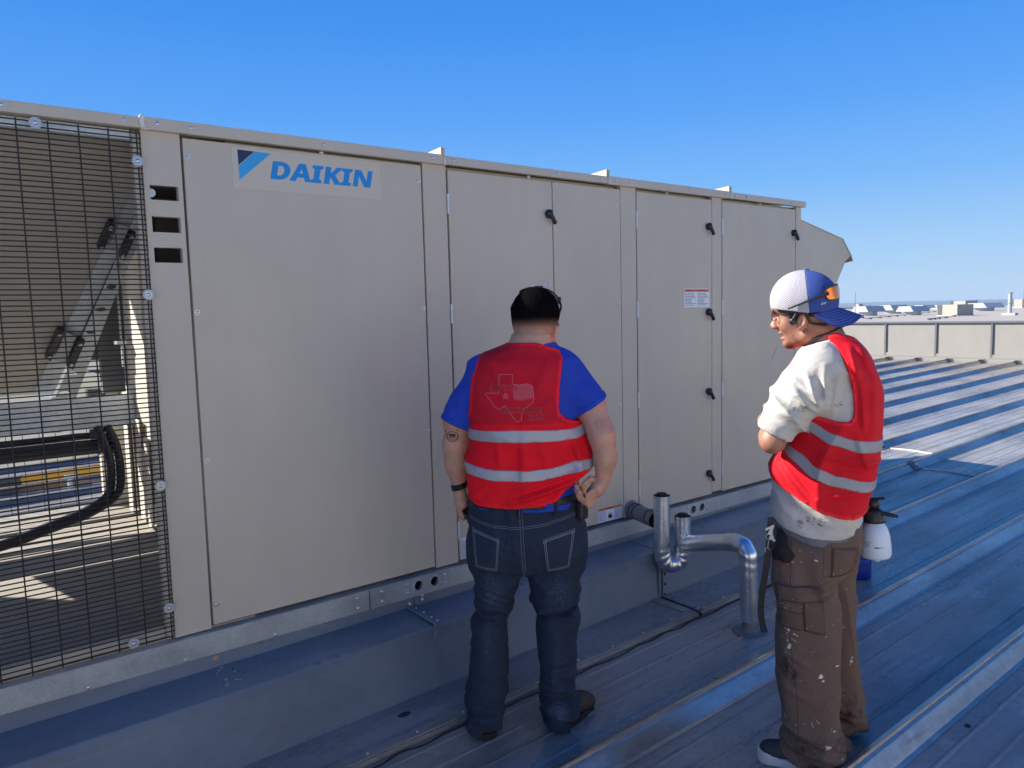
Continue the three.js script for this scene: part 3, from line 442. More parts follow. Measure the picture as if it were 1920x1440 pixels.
const ell = (c, r, tilt = 0) => { const C = Math.cos(tilt), S = Math.sin(tilt); return (x, y, z) => { const a = x - c[0], b = y - c[1], px = (a * C + b * S) / r[0], py = (-a * S + b * C) / r[1], pz = (z - c[2]) / r[2], k0 = Math.hypot(px, py, pz), k1 = Math.hypot(px / r[0], py / r[1], pz / r[2]); return k1 > 1e-9 ? k0 * (k0 - 1) / k1 : -Math.min(...r); }; };
const uni = (k, ...fs) => (x, y, z) => { let d = fs[0](x, y, z); for (let i = 1; i < fs.length; i++) d = smin(d, fs[i](x, y, z), k); return d; };
function lerpRows(rows, y) {                   // Catmull-Rom through rows sorted by their first entry
  const n = rows.length; if (y <= rows[0][0]) return rows[0]; if (y >= rows[n - 1][0]) return rows[n - 1];
  let i = 0; while (rows[i + 1][0] < y) i++;
  const a = rows[Math.max(0, i - 1)], b = rows[i], c = rows[i + 1], d = rows[Math.min(n - 1, i + 2)], t = (y - b[0]) / (c[0] - b[0]), o = [y];
  for (let k = 1; k < b.length; k++) { const m0 = (c[k] - a[k]) / (c[0] - a[0] || 1) * (c[0] - b[0]), m1 = (d[k] - b[k]) / (d[0] - b[0] || 1) * (c[0] - b[0]), t2 = t * t, t3 = t2 * t; o[k] = (2 * t3 - 3 * t2 + 1) * b[k] + (t3 - 2 * t2 + t) * m0 + (-2 * t3 + 3 * t2) * c[k] + (t3 - t2) * m1; }
  return o;
}
const loft = (rows, pw = 2.3, cap = 0.02) => { rows = rows.slice().sort((a, b) => a[0] - b[0]); const y0 = rows[0][0], y1 = rows[rows.length - 1][0]; return (x, y, z) => { const r = lerpRows(rows, y), hx = (r[2] - r[1]) / 2, cx = (r[1] + r[2]) / 2, q = (Math.abs((x - cx) / hx) ** pw + Math.abs((z - r[3]) / r[4]) ** pw) ** (1 / pw); const d = (q - 1) * Math.min(hx, r[4]); return smax(d, Math.max(y0 - y, y - y1), cap); }; };
const creases = (x, y, list) => { let s = 0; for (const [ax, ay, bx_, by_, w, a] of list) { const dx = bx_ - ax, dy = by_ - ay, t = clamp(((x - ax) * dx + (y - ay) * dy) / (dx * dx + dy * dy), 0, 1), d = Math.hypot(x - ax - dx * t, y - ay - dy * t) / w; if (d < 3) s += a * Math.exp(-d * d) * (0.35 + 0.65 * Math.sin(t * 3.14159)); } return s; };
const poly1 = pts => x => { if (x <= pts[0][0]) return pts[0][1]; for (let i = 0; i < pts.length - 1; i++) if (x <= pts[i + 1][0]) { const t = (x - pts[i][0]) / (pts[i + 1][0] - pts[i][0]); return pts[i][1] + (pts[i + 1][1] - pts[i][1]) * t * t * (3 - 2 * t) * 0.5 + (pts[i + 1][1] - pts[i][1]) * t * 0.5; } return pts[pts.length - 1][1]; };
function poly2(v) { return (x, y) => { let d = 1e9, s = 1; const n = v.length; for (let i = 0, j = n - 1; i < n; j = i++) { const ex = v[j][0] - v[i][0], ey = v[j][1] - v[i][1], wx = x - v[i][0], wy = y - v[i][1], t = clamp((wx * ex + wy * ey) / (ex * ex + ey * ey), 0, 1), bx_ = wx - ex * t, by_ = wy - ey * t; d = Math.min(d, bx_ * bx_ + by_ * by_); const c0 = y >= v[i][1], c1 = y < v[j][1], c2 = ex * wy > ey * wx; if ((c0 && c1 && c2) || (!c0 && !c1 && !c2)) s = -s; } return s * Math.sqrt(d); }; }
function n3(x, y, z, s) { const xi = Math.floor(x), yi = Math.floor(y), zi = Math.floor(z), u = x - xi, v = y - yi, w = z - zi, U = u * u * (3 - 2 * u), V = v * v * (3 - 2 * v), W = w * w * (3 - 2 * w), h = (a, b, c) => hash(xi + a + (zi + c) * 57, yi + b + (zi + c) * 131, s); const m = (a, b, t) => a + (b - a) * t; return m(m(m(h(0, 0, 0), h(1, 0, 0), U), m(h(0, 1, 0), h(1, 1, 0), U), V), m(m(h(0, 0, 1), h(1, 0, 1), U), m(h(0, 1, 1), h(1, 1, 1), U), V), W); }
const fold = (x, y, z, fx, fy, fz, s) => { const wx = x * fx + 1.2 * (n3(x * 6, y * 6, z * 6, s + 5) - 0.5), a = n3(wx, y * fy, z * fz, s), b = n3(wx * 2.1, y * fy * 2.1, z * fz * 2.1, s + 1); return 1 - Math.abs(2 * a - 1) * 1.3 + 0.4 * (b - 0.5); };   // ridged: cloth folds
function mesh(f, [x0, x1, y0, y1, z0, z1], h, o = {}) {
  const nx = Math.ceil((x1 - x0) / h) + 1, ny = Math.ceil((y1 - y0) / h) + 1, nz = Math.ceil((z1 - z0) / h) + 1, F = new Float32Array(nx * ny * nz), at = (i, j, k) => (k * ny + j) * nx + i, Bk = 4;
  for (let K = 0; K < nz; K += Bk) for (let J = 0; J < ny; J += Bk) for (let I = 0; I < nx; I += Bk) {
    const c = f(x0 + (I + 1.5) * h, y0 + (J + 1.5) * h, z0 + (K + 1.5) * h), far = Math.abs(c) > h * Bk * 1.5 + 0.012;
    for (let k = K; k < Math.min(K + Bk, nz); k++) for (let j = J; j < Math.min(J + Bk, ny); j++) for (let i = I; i < Math.min(I + Bk, nx); i++) F[at(i, j, k)] = far ? c : f(x0 + i * h, y0 + j * h, z0 + k * h);
  }
  const id = new Int32Array(nx * ny * nz).fill(-1), pos = [], idx = [], off = [[0, 0, 0], [1, 0, 0], [0, 1, 0], [1, 1, 0], [0, 0, 1], [1, 0, 1], [0, 1, 1], [1, 1, 1]], edges = [[0, 1], [2, 3], [4, 5], [6, 7], [0, 2], [1, 3], [4, 6], [5, 7], [0, 4], [1, 5], [2, 6], [3, 7]], v = new Float32Array(8);
  for (let k = 0; k < nz - 1; k++) for (let j = 0; j < ny - 1; j++) for (let i = 0; i < nx - 1; i++) {
    let m = 0; for (let q = 0; q < 8; q++) { v[q] = F[at(i + off[q][0], j + off[q][1], k + off[q][2])]; if (v[q] < 0) m |= 1 << q; }
    if (m === 0 || m === 255) continue;
    let a = 0, b = 0, c = 0, n = 0;
    for (const [p, q] of edges) if ((v[p] < 0) !== (v[q] < 0)) { const t = v[p] / (v[p] - v[q]); a += off[p][0] + (off[q][0] - off[p][0]) * t; b += off[p][1] + (off[q][1] - off[p][1]) * t; c += off[p][2] + (off[q][2] - off[p][2]) * t; n++; }
    id[at(i, j, k)] = pos.length / 3; pos.push(x0 + (i + a / n) * h, y0 + (j + b / n) * h, z0 + (k + c / n) * h);
  }
  const quad = (a, b, c, d, flip) => { if (a < 0 || b < 0 || c < 0 || d < 0) return; flip ? idx.push(a, c, b, a, d, c) : idx.push(a, b, c, a, c, d); };
  for (let k = 1; k < nz - 1; k++) for (let j = 1; j < ny - 1; j++) for (let i = 1; i < nx - 1; i++) {
    const s = F[at(i, j, k)] < 0;
    if (s !== F[at(i + 1, j, k)] < 0) quad(id[at(i, j - 1, k - 1)], id[at(i, j, k - 1)], id[at(i, j, k)], id[at(i, j - 1, k)], !s);
    if (s !== F[at(i, j + 1, k)] < 0) quad(id[at(i - 1, j, k - 1)], id[at(i - 1, j, k)], id[at(i, j, k)], id[at(i, j, k - 1)], !s);
    if (s !== F[at(i, j, k + 1)] < 0) quad(id[at(i - 1, j - 1, k)], id[at(i, j - 1, k)], id[at(i, j, k)], id[at(i - 1, j, k)], !s);
  }
  const N = pos.length / 3, nor = new Float32Array(N * 3), uv = new Float32Array(N * 2), col = o.color && new Float32Array(N * 3), e = h * 0.35;
  for (let i = 0; i < N; i++) {
    let x = pos[3 * i], y = pos[3 * i + 1], z = pos[3 * i + 2], g;
    const grad = () => { const a = f(x + e, y, z) - f(x - e, y, z), b = f(x, y + e, z) - f(x, y - e, z), c = f(x, y, z + e) - f(x, y, z - e), l = Math.hypot(a, b, c) || 1; return [a / l, b / l, c / l, l / (2 * e)]; };
    g = grad(); const dd = clamp(f(x, y, z) / Math.max(g[3], 0.5), -h * 0.5, h * 0.5); x -= g[0] * dd; y -= g[1] * dd; z -= g[2] * dd; g = grad();
    pos[3 * i] = x; pos[3 * i + 1] = y; pos[3 * i + 2] = z; nor.set(g.slice(0, 3), 3 * i);
    const t = o.uv ? o.uv(x, y, z) : [x + 0.55 * z, y]; uv[2 * i] = t[0]; uv[2 * i + 1] = t[1];
    if (col) col.set(o.color(x, y, z, g), 3 * i);
  }
  const G = new THREE.BufferGeometry(); G.setAttribute('position', new THREE.Float32BufferAttribute(pos, 3)); G.setAttribute('normal', new THREE.BufferAttribute(nor, 3)); G.setAttribute('uv', new THREE.BufferAttribute(uv, 2));
  if (col) G.setAttribute('color', new THREE.BufferAttribute(col, 3)); G.setIndex(idx); return G;
}
// a piece of cloth or print lying on a field, seen along z: corners c00 c10 c11 c01, laid `lift` above the surface, edges turned in
function patch(f, q, nu, nv, lift, skirt = 0.006, sgn = 1) {
  const pos = [], uv = [], idx = [], W = nu + 3;
  for (let j = -1; j <= nv + 1; j++) for (let i = -1; i <= nu + 1; i++) {
    const u = clamp(i / nu, 0, 1), v = clamp(j / nv, 0, 1), x = (q[0][0] * (1 - u) + q[1][0] * u) * (1 - v) + (q[3][0] * (1 - u) + q[2][0] * u) * v, y = (q[0][1] * (1 - u) + q[1][1] * u) * (1 - v) + (q[3][1] * (1 - u) + q[2][1] * u) * v;
    let z = 0.45 * sgn; for (let s = 0; s < 60; s++) { const d = f(x, y, z); z -= sgn * d * 0.8; if (Math.abs(d) < 2e-4 || z * sgn < -0.4) break; }
    const e = 0.006, a = f(x + e, y, z) - f(x - e, y, z), b = f(x, y + e, z) - f(x, y - e, z), c = f(x, y, z + e) - f(x, y, z - e), l = Math.hypot(a, b, c) || 1, rim = i < 0 || j < 0 || i > nu || j > nv, t = rim ? -skirt : lift;
    pos.push(x + a / l * t, y + b / l * t, z + c / l * t); uv.push(u, v);
  }
  for (let j = 0; j < nv + 2; j++) for (let i = 0; i < nu + 2; i++) { const a = j * W + i, b = a + 1, c = a + W, d = c + 1; sgn > 0 ? idx.push(a, b, c, b, d, c) : idx.push(a, c, b, b, c, d); }
  const g = new THREE.BufferGeometry(); g.setAttribute('position', new THREE.Float32BufferAttribute(pos, 3)); g.setAttribute('uv', new THREE.Float32BufferAttribute(uv, 2)); g.setIndex(idx); g.computeVertexNormals(); return g;
}
const tWeave = mapTex(256, (u, v) => 0.5 + 0.25 * Math.sin(u * 6.2832 * 48) * Math.sin(v * 6.2832 * 48) + 0.5 * (fbm(u, v, 20, 20, 3, 101) - 0.5), false, 5);
const tCrease = mapTex(512, (u, v) => { const w = fbm(u, v, 3, 3, 3, 111); return 1 - Math.abs(2 * fbm(u + 0.2 * w, v, 5, 8, 4, 112) - 1) * 1.4; }, false, 2.6, 2.2);
const tSkin = mapTex(256, (u, v) => { const a = fbm(u, v, 12, 12, 4, 121); return [0.92 + 0.1 * a, 0.88 + 0.14 * a, 0.86 + 0.15 * a]; }, true, 5);
const cloth = (c, o = {}) => phys(c, { roughness: 0.88, bumpMap: tCrease, bumpScale: 0.005, ...o });
const skinM = o => phys([1, 1, 1], { vertexColors: true, map: tSkin, bumpMap: tWeave, bumpScale: 0.0006, roughness: 0.55, ...o });

// ================================================================ the man with his back to the camera
{
  const man = thing('person', 'person seen from behind in red vest, blue shirt and dark jeans, hand on hip', 'person', null);
  man.position.set(1.76, 0.042, 0.74); man.rotation.y = -0.65108;
  const SK = [0.58, 0.335, 0.235], SKd = [0.34, 0.18, 0.12], HAIR = [0.006, 0.005, 0.005];
  // --- body: one continuous surface
  const torso = loft([[0.86, -0.160, 0.262, -0.02, 0.150], [1.00, -0.165, 0.262, -0.03, 0.155], [1.10, -0.168, 0.266, -0.035, 0.165], [1.20, -0.160, 0.262, -0.03, 0.160], [1.30, -0.150, 0.252, -0.02, 0.145], [1.40, -0.145, 0.240, -0.01, 0.125], [1.48, -0.135, 0.225, 0, 0.105], [1.53, -0.085, 0.185, 0, 0.085], [1.57, -0.01, 0.165, -0.005, 0.075], [1.60, 0.012, 0.160, -0.01, 0.070]], 2.4, 0.03);
  const neck = capsule([0.080, 1.50, 0.005], [0.088, 1.63, -0.012], 0.080, 0.070);
  const skull = ell([0.101, 1.683, -0.018], [0.086, 0.094, 0.098]);
  const jaw = ell([0.122, 1.605, -0.045], [0.060, 0.060, 0.070]);
  const nose = capsule([0.148, 1.655, -0.108], [0.158, 1.625, -0.122], 0.009, 0.013);
  const chin = ell([0.143, 1.565, -0.095], [0.026, 0.022, 0.026]);
  const brow = ell([0.140, 1.672, -0.092], [0.038, 0.012, 0.024]);
  const earO = uni(0.006, ell([0.176, 1.606, 0.030], [0.011, 0.034, 0.020], -0.14), ell([0.163, 1.585, 0.028], [0.009, 0.014, 0.013]));
  const earC = ell([0.188, 1.608, 0.031], [0.006, 0.018, 0.011]);
  const head = uni(0.02, uni(0.035, skull, jaw), uni(0.01, nose, brow), chin, ell([0.154, 1.598, -0.105], [0.020, 0.008, 0.012]));
  const armL = chain([[-0.10, 1.455, -0.01, 0.070], [-0.215, 1.29, -0.015, 0.054], [-0.231, 1.165, -0.035, 0.045], [-0.229, 1.09, -0.05, 0.042], [-0.220, 0.985, -0.06, 0.0275]], 0.03);
  const armR = chain([[0.205, 1.455, 0.0, 0.070], [0.300, 1.335, 0.045, 0.058], [0.340, 1.215, 0.10, 0.048], [0.352, 1.13, 0.105, 0.040], [0.342, 1.045, 0.095, 0.030]], 0.03);
  const body = uni(0.03, torso, neck, head, armL, armR);
  const headOnly = uni(0.012, uni(0.03, head, neck), earO);
  const skinCol = (x, y, z) => { const n = n3(x * 40, y * 40, z * 40, 3), stub = clamp((y - 1.598) / 0.05, 0, 1) * clamp((z + 0.075) / 0.05, 0, 1) * (y > 1.57 && x < 0.15 ? 1 : 0), red = x > 0.15 && y > 1.55 && y < 1.66 ? 0.16 : 0; const k = 0.92 + 0.16 * n; return [(SK[0] * k + red) * (1 - 0.6 * stub), SK[1] * k * (1 - 0.6 * stub), SK[2] * k * (1 - 0.6 * stub)]; };
  // hands: palm, four separate fingers and a thumb each
  const handL = (() => { const palm = uni(0.012, capsule([-0.220, 0.985, -0.06], [-0.216, 0.935, -0.064], 0.026, 0.030), capsule([-0.226, 0.935, -0.085], [-0.208, 0.925, -0.042], 0.019, 0.019)); const f = [];
    for (let i = 0; i < 4; i++) { const z = -0.098 + i * 0.0195, l = [0.9, 1.02, 1, 0.82][i]; f.push(chain([[-0.226 + i * 0.003, 0.918, z, 0.0098], [-0.231 + i * 0.004, 0.918 - 0.036 * l, z - 0.002, 0.0092], [-0.216 + i * 0.004, 0.918 - 0.056 * l, z - 0.002, 0.0086], [-0.196 + i * 0.004, 0.918 - 0.052 * l, z, 0.0078]], 0.006)); }
    f.push(chain([[-0.205, 0.955, -0.090, 0.013], [-0.188, 0.925, -0.096, 0.0115], [-0.178, 0.895, -0.088, 0.010]], 0.006)); return uni(0.007, palm, ...f); })();
  const handR = (() => { const palm = uni(0.014, capsule([0.342, 1.045, 0.095], [0.318, 1.008, 0.110], 0.028, 0.029), capsule([0.318, 1.018, 0.125], [0.296, 0.996, 0.104], 0.020, 0.020)); const f = [];
    for (let i = 0; i < 4; i++) { const l = [0.95, 1.03, 1, 0.8][i], y = 1.010 - i * 0.0140, x = 0.298 + i * 0.003, z = 0.135 - i * 0.006; f.push(chain([[x, y, z, 0.0100], [x - 0.030 * l, y - 0.014, z + 0.022, 0.0094], [x - 0.056 * l, y + 0.002, z + 0.022, 0.0086], [x - 0.066 * l, y + 0.022, z + 0.010, 0.0078]], 0.006)); }
    f.push(chain([[0.318, 1.040, 0.088, 0.014], [0.292, 1.050, 0.112, 0.0115], [0.268, 1.040, 0.135, 0.0095]], 0.006)); return uni(0.007, palm, ...f); })();
  const bodyGeo = merge2([mesh(uni(0.02, body, neck), [-0.32, 0.45, 0.84, 1.60, -0.25, 0.25], 0.010, { color: skinCol }), mesh((x, y, z) => smax(smax(headOnly(x, y, z), -earC(x, y, z), 0.004), 1.53 - y, 0.004), [-0.02, 0.215, 1.52, 1.80, -0.16, 0.11], 0.0045, { color: skinCol }), mesh(handL, [-0.27, -0.15, 0.83, 1.02, -0.14, -0.01], 0.0032, { color: skinCol }), mesh(handR, [0.19, 0.40, 0.93, 1.08, 0.03, 0.19], 0.0032, { color: skinCol })]);
  part('body', bodyGeo, skinM(), man);
  // hair, clipped short and fading towards the nape
  const hairF = (x, y, z) => { const n = 0.003 * n3(x * 260, y * 260, z * 260, 9) - 0.005 * clamp((1.675 - y) / 0.05, 0, 1); const line = 1.616 + 0.006 * n3(x * 90, y * 90, z * 90, 12) + (z < -0.02 ? (-0.02 - z) * 0.9 : 0); return smax(Math.min(skull(x, y, z) - 0.008, uni(0.03, head, neck)(x, y, z) - 0.005) - n, line - y, 0.01); };
  part('hair', mesh(hairF, [-0.01, 0.21, 1.60, 1.80, -0.14, 0.12], 0.0045, { color: (x, y) => { const t = clamp((y - 1.63) / 0.045, 0, 1); return [0, 1, 2].map(k => SK[k] * 0.72 * (1 - t) ** 2.2 + HAIR[k] * (1 - (1 - t) ** 2.2)); } }), phys([1, 1, 1], { vertexColors: true, roughness: 1, specularIntensity: 0.0 }), man);
  // --- blue shirt
  const blue = cloth([0.012, 0.055, 0.44]);
  const wr = (x, y, z, s, a) => a * (fold(x, y, z, 7, 9, 7, s) - 0.5);
  const slL = capsule([-0.100, 1.452, -0.005], [-0.226, 1.250, -0.012], 0.082, 0.064), slR = capsule([0.208, 1.455, 0.0], [0.308, 1.320, 0.045], 0.082, 0.070);
  const clipL = (x, y) => (x + 0.2295) * -0.44 + (y - 1.261) * -0.898, clipR = (x, y) => (x - 0.307) * 0.53 + (y - 1.323) * -0.848;
  const shirtTorso = (x, y, z) => torso(x, y, z) - 0.008;
  const shirtF = (x, y, z) => { const a = smax(slL(x, y, z), clipL(x, y), 0.004), b = smax(slR(x, y, z), clipR(x, y), 0.004); let d = smin(smin(shirtTorso(x, y, z), a, 0.03), b, 0.03) - wr(x, y, z, 31, 0.010); d = Math.max(d, clipL(x, y) - (x > -0.15 ? 1 : 0), clipR(x, y) - (x < 0.24 ? 1 : 0)); return smax(d, Math.max(y - 1.572, 0.93 - y), 0.005); };
  part('shirt', mesh(shirtF, [-0.33, 0.42, 0.91, 1.60, -0.25, 0.25], 0.008), blue, man);
  const hemL = (x, y, z) => smax(slL(x, y, z) - 0.0025 - wr(x, y, z, 31, 0.010), Math.abs(clipL(x, y) + 0.012) - 0.011, 0.002), hemR = (x, y, z) => smax(slR(x, y, z) - 0.0025 - wr(x, y, z, 31, 0.010), Math.abs(clipR(x, y) + 0.012) - 0.011, 0.002);
  part('sleeve_hem', mesh(hemL, [-0.32, -0.13, 1.19, 1.34, -0.11, 0.09], 0.005), blue, man); part('sleeve_hem', mesh(hemR, [0.21, 0.42, 1.24, 1.42, -0.06, 0.15], 0.005), blue, man);
  // --- red vest
  const vloft = loft([[0.93, -0.186, 0.262, -0.02, 0.182], [1.00, -0.190, 0.290, -0.02, 0.185], [1.085, -0.190, 0.312, -0.02, 0.190], [1.20, -0.183, 0.296, -0.02, 0.186], [1.28, -0.180, 0.270, -0.015, 0.176], [1.36, -0.178, 0.262, -0.01, 0.160], [1.44, -0.168, 0.248, -0.002, 0.140], [1.50, -0.148, 0.225, 0.004, 0.118], [1.535, -0.105, 0.196, 0.004, 0.100], [1.56, -0.045, 0.186, 0.002, 0.092], [1.582, 0.0, 0.178, -0.002, 0.088]], 2.5, 0.01);
  const hemY = poly1([[-0.19, 0.988], [-0.135, 0.961], [-0.02, 0.955], [0.09, 0.962], [0.148, 0.977], [0.20, 1.020], [0.234, 1.053], [0.312, 1.083]]);
  const holeL = poly1([[1.20, -0.30], [1.252, -0.21], [1.271, -0.183], [1.321, -0.165], [1.434, -0.154], [1.525, -0.127], [1.60, -0.09]]), holeR = poly2([[0.205, 1.54], [0.19, 1.47], [0.180, 1.40], [0.175, 1.326], [0.182, 1.305], [0.202, 1.288], [0.248, 1.272], [0.275, 1.290], [0.45, 1.36], [0.45, 1.60], [0.24, 1.60]]);
  const cut = (x, y, z) => Math.max((hemY(x) - y) * 0.9, holeL(y) - x, -holeR(x, y), y - 1.574 + Math.max(0, x - 0.10) * 0.35);
  const vfold = (x, y, z) => { const low = clamp((1.13 - y) / 0.12, 0, 1) * clamp((x + 0.08) / 0.15, 0, 1); return creases(x, y, VC) + 0.013 * (fold(x, y + x * 0.35, z, 4, 7, 4, 41) - 0.5) + 0.032 * low * (fold(x, y - x * 0.55, z, 2.5, 15, 3, 44) - 0.5) + 0.013 * clamp((1.26 - y) / 0.1, 0, 1) * (fold(x * 2.2, y * 0.5, z, 5, 3, 5, 47) - 0.5); };
  const VC = [[0.31, 1.072, -0.02, 0.982, 0.010, 0.013], [0.30, 1.050, 0.06, 0.985, 0.008, -0.010], [0.29, 1.098, 0.04, 1.035, 0.009, 0.010], [0.27, 1.085, 0.02, 1.012, 0.008, -0.009], [0.24, 1.20, 0.26, 1.09, 0.010, 0.009], [0.21, 1.21, 0.235, 1.10, 0.008, -0.008], [-0.10, 1.05, -0.16, 0.99, 0.012, 0.006], [0.10, 1.19, 0.13, 1.11, 0.010, 0.006], [-0.06, 1.20, -0.05, 1.12, 0.010, 0.005], [0.14, 1.52, 0.10, 1.40, 0.016, 0.006], [-0.08, 1.50, -0.03, 1.40, 0.016, 0.006], [0.03, 1.27, 0.035, 0.97, 0.012, 0.005], [0.16, 1.36, 0.06, 1.30, 0.012, 0.005]];
  const vestBase = (x, y, z) => vloft(x, y, z) - vfold(x, y, z);
  const vestF = (x, y, z) => smax(vestBase(x, y, z), cut(x, y, z), 0.003);
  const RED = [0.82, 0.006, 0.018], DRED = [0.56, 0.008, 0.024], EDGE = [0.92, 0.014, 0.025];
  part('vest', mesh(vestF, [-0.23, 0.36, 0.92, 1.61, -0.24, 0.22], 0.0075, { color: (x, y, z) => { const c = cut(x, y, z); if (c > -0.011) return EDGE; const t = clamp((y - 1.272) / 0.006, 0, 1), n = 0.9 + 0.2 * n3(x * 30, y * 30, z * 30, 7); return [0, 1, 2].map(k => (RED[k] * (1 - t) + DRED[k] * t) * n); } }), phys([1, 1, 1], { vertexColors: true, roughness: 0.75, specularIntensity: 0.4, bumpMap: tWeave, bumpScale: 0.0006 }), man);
  const tape = phys([0.36, 0.37, 0.40], { roughness: 0.42, metalness: 0.15, bumpMap: tWeave, bumpScale: 0.0004 });
  const band = (top, bot, t) => (x, y, z) => smax(smax(vestBase(x, y, z) - t, cut(x, y, z), 0.002), Math.max(y - top(x), bot(x) - y), 0.002);
  part('reflective_tape', mesh(band(poly1([[-0.19, 1.250], [0, 1.253], [0.153, 1.249], [0.237, 1.249], [0.29, 1.266]]), poly1([[-0.19, 1.209], [0.152, 1.205], [0.244, 1.210], [0.29, 1.225]]), 0.003), [-0.22, 0.35, 1.18, 1.29, -0.24, 0.22], 0.006), tape, man);
  part('reflective_tape', mesh(band(poly1([[-0.19, 1.122], [-0.075, 1.104], [0.05, 1.101], [0.122, 1.106], [0.242, 1.128], [0.32, 1.126]]), poly1([[-0.19, 1.083], [-0.069, 1.061], [0.079, 1.061], [0.234, 1.085], [0.32, 1.088]]), 0.003), [-0.23, 0.36, 1.03, 1.15, -0.24, 0.22], 0.006), tape, man);
  // print showing through the mesh of the vest
  const printTex = canvasTex(1024, 820, (c, w, h) => {
    c.clearRect(0, 0, w, h); const S = w / 0.30, X = x => (x + 0.13) * S, Y = y => (1.485 - y) * S; c.strokeStyle = 'rgba(245,130,138,0.62)'; c.fillStyle = 'rgba(238,120,128,0.30)'; c.lineWidth = 7; c.lineJoin = 'round';
    const tx = [[-0.045, 1.460], [0.005, 1.460], [0.005, 1.424], [0.030, 1.420], [0.060, 1.424], [0.078, 1.416], [0.082, 1.380], [0.078, 1.355], [0.055, 1.338], [0.036, 1.322], [0.034, 1.290], [0.020, 1.283], [0.004, 1.300], [-0.012, 1.330], [-0.026, 1.345], [-0.045, 1.332], [-0.062, 1.340], [-0.075, 1.362], [-0.096, 1.386], [-0.096, 1.392], [-0.047, 1.392], [-0.045, 1.460]];
    c.beginPath(); tx.forEach(([x, y], i) => i ? c.lineTo(X(x), Y(y)) : c.moveTo(X(x), Y(y))); c.stroke();
    c.fillStyle = 'rgba(240,120,130,0.38)'; c.beginPath(); for (const [x, y] of [[0.006, 1.424], [0.030, 1.420], [0.060, 1.424], [0.078, 1.416], [0.081, 1.374], [0.040, 1.362], [0.006, 1.368]]) c.lineTo(X(x), Y(y)); c.fill();
    c.fillStyle = 'rgba(235,110,120,0.45)'; c.beginPath(); for (let i = 0; i < 10; i++) { const r = i % 2 ? 0.007 : 0.017, a = -Math.PI / 2 + i * Math.PI / 5; c.lineTo(X(-0.022 + r * Math.cos(a)), Y(1.380) + r * S * Math.sin(a)); } c.fill();
    c.fillStyle = 'rgba(110,8,20,0.9)'; c.strokeStyle = 'rgba(238,120,128,0.55)'; c.lineWidth = 3; c.font = 'bold 92px serif'; for (const [t, x, y] of [['AIRTEX', -0.082, 1.402], ['SOLUTIONS', -0.044, 1.318], ['LLC', 0.062, 1.290]]) { c.save(); c.translate(X(x), Y(y)); c.scale(t === 'AIRTEX' ? 1.0 : t === 'LLC' ? 1.1 : 0.98, 1); c.fillText(t, 0, 0); c.strokeText(t, 0, 0); c.restore(); }
    c.strokeStyle = 'rgba(235,110,120,0.28)'; c.lineWidth = 4; for (const [x, y, r] of [[-0.062, 1.445, 0.012], [-0.092, 1.450, 0.008], [-0.108, 1.408, 0.007]]) { c.beginPath(); c.arc(X(x), Y(y), r * S, 0, 7); c.stroke(); }
  });
  part('shirt_print', patch(vestBase, [[-0.13, 1.245], [0.17, 1.245], [0.17, 1.485], [-0.13, 1.485]], 40, 32, 0.0022, -0.0022), phys([1, 1, 1], { map: printTex, transparent: true, roughness: 0.7 }), man);
  // --- jeans
  const jeansTex = canvasTex(900, 1350, (c, w, h) => {          // x -0.30..0.40, y -0.03..1.02
    const X = x => (x + 0.30) / 0.70 * w, Y = y => (1.02 - y) / 1.05 * h; c.fillStyle = '#1d2a3e'; c.fillRect(0, 0, w, h);
    for (let i = 0; i < 26000; i++) { const a = hash(i, 1, 5) * w, b = hash(i, 2, 5) * h; c.fillStyle = hash(i, 3, 5) > 0.5 ? 'rgba(92,112,140,0.16)' : 'rgba(8,12,24,0.20)'; c.fillRect(a, b, 1.5, 3 + 7 * hash(i, 4, 5)); }
    const wash = (x, y, rx, ry, a) => { for (let i = 0; i < 900; i++) { const t = hash(i, 7, x * 1000 | 0) * 6.28, q = Math.sqrt(hash(i, 8, y * 1000 | 0)); c.fillStyle = `rgba(108,128,152,${a * (1 - q)})`; c.fillRect(X(x + Math.cos(t) * rx * q), Y(y + Math.sin(t) * ry * q), 4, 9); } };
    wash(-0.10, 0.61, 0.06, 0.09, 0.25); wash(0.16, 0.60, 0.07, 0.10, 0.22); wash(-0.07, 0.80, 0.10, 0.08, 0.15); wash(0.17, 0.80, 0.10, 0.08, 0.15); wash(0.16, 0.10, 0.05, 0.05, 0.22); wash(-0.12, 0.42, 0.03, 0.2, 0.12); wash(0.15, 0.32, 0.03, 0.2, 0.12);
    const st = (pts, d = true) => { c.strokeStyle = 'rgba(10,14,26,0.7)'; c.lineWidth = 5; c.setLineDash([]); c.beginPath(); pts.forEach(([x, y], i) => i ? c.lineTo(X(x), Y(y)) : c.moveTo(X(x), Y(y))); c.stroke(); if (d) { c.strokeStyle = 'rgba(176,184,196,0.85)'; c.lineWidth = 2.2; c.setLineDash([7, 3]); c.stroke(); } };
    st([[0.018, 0.97], [0.022, 0.80], [0.028, 0.70], [0.035, 0.66]]); st([[0.028, 0.97], [0.032, 0.80], [0.037, 0.70]]); st([[-0.20, 0.905], [-0.08, 0.885], [0.02, 0.880], [0.12, 0.890], [0.28, 0.925]]); st([[-0.20, 0.898], [-0.08, 0.878], [0.02, 0.873], [0.12, 0.883], [0.28, 0.918]]);
    c.setLineDash([]);
  });
  const juv = (x, y, z) => [(x + 0.30) / 0.70, (y + 0.03) / 1.05];
  const denim = phys([1, 1, 1], { map: jeansTex, roughness: 0.9, bumpMap: tWeave, bumpScale: 0.0007 });
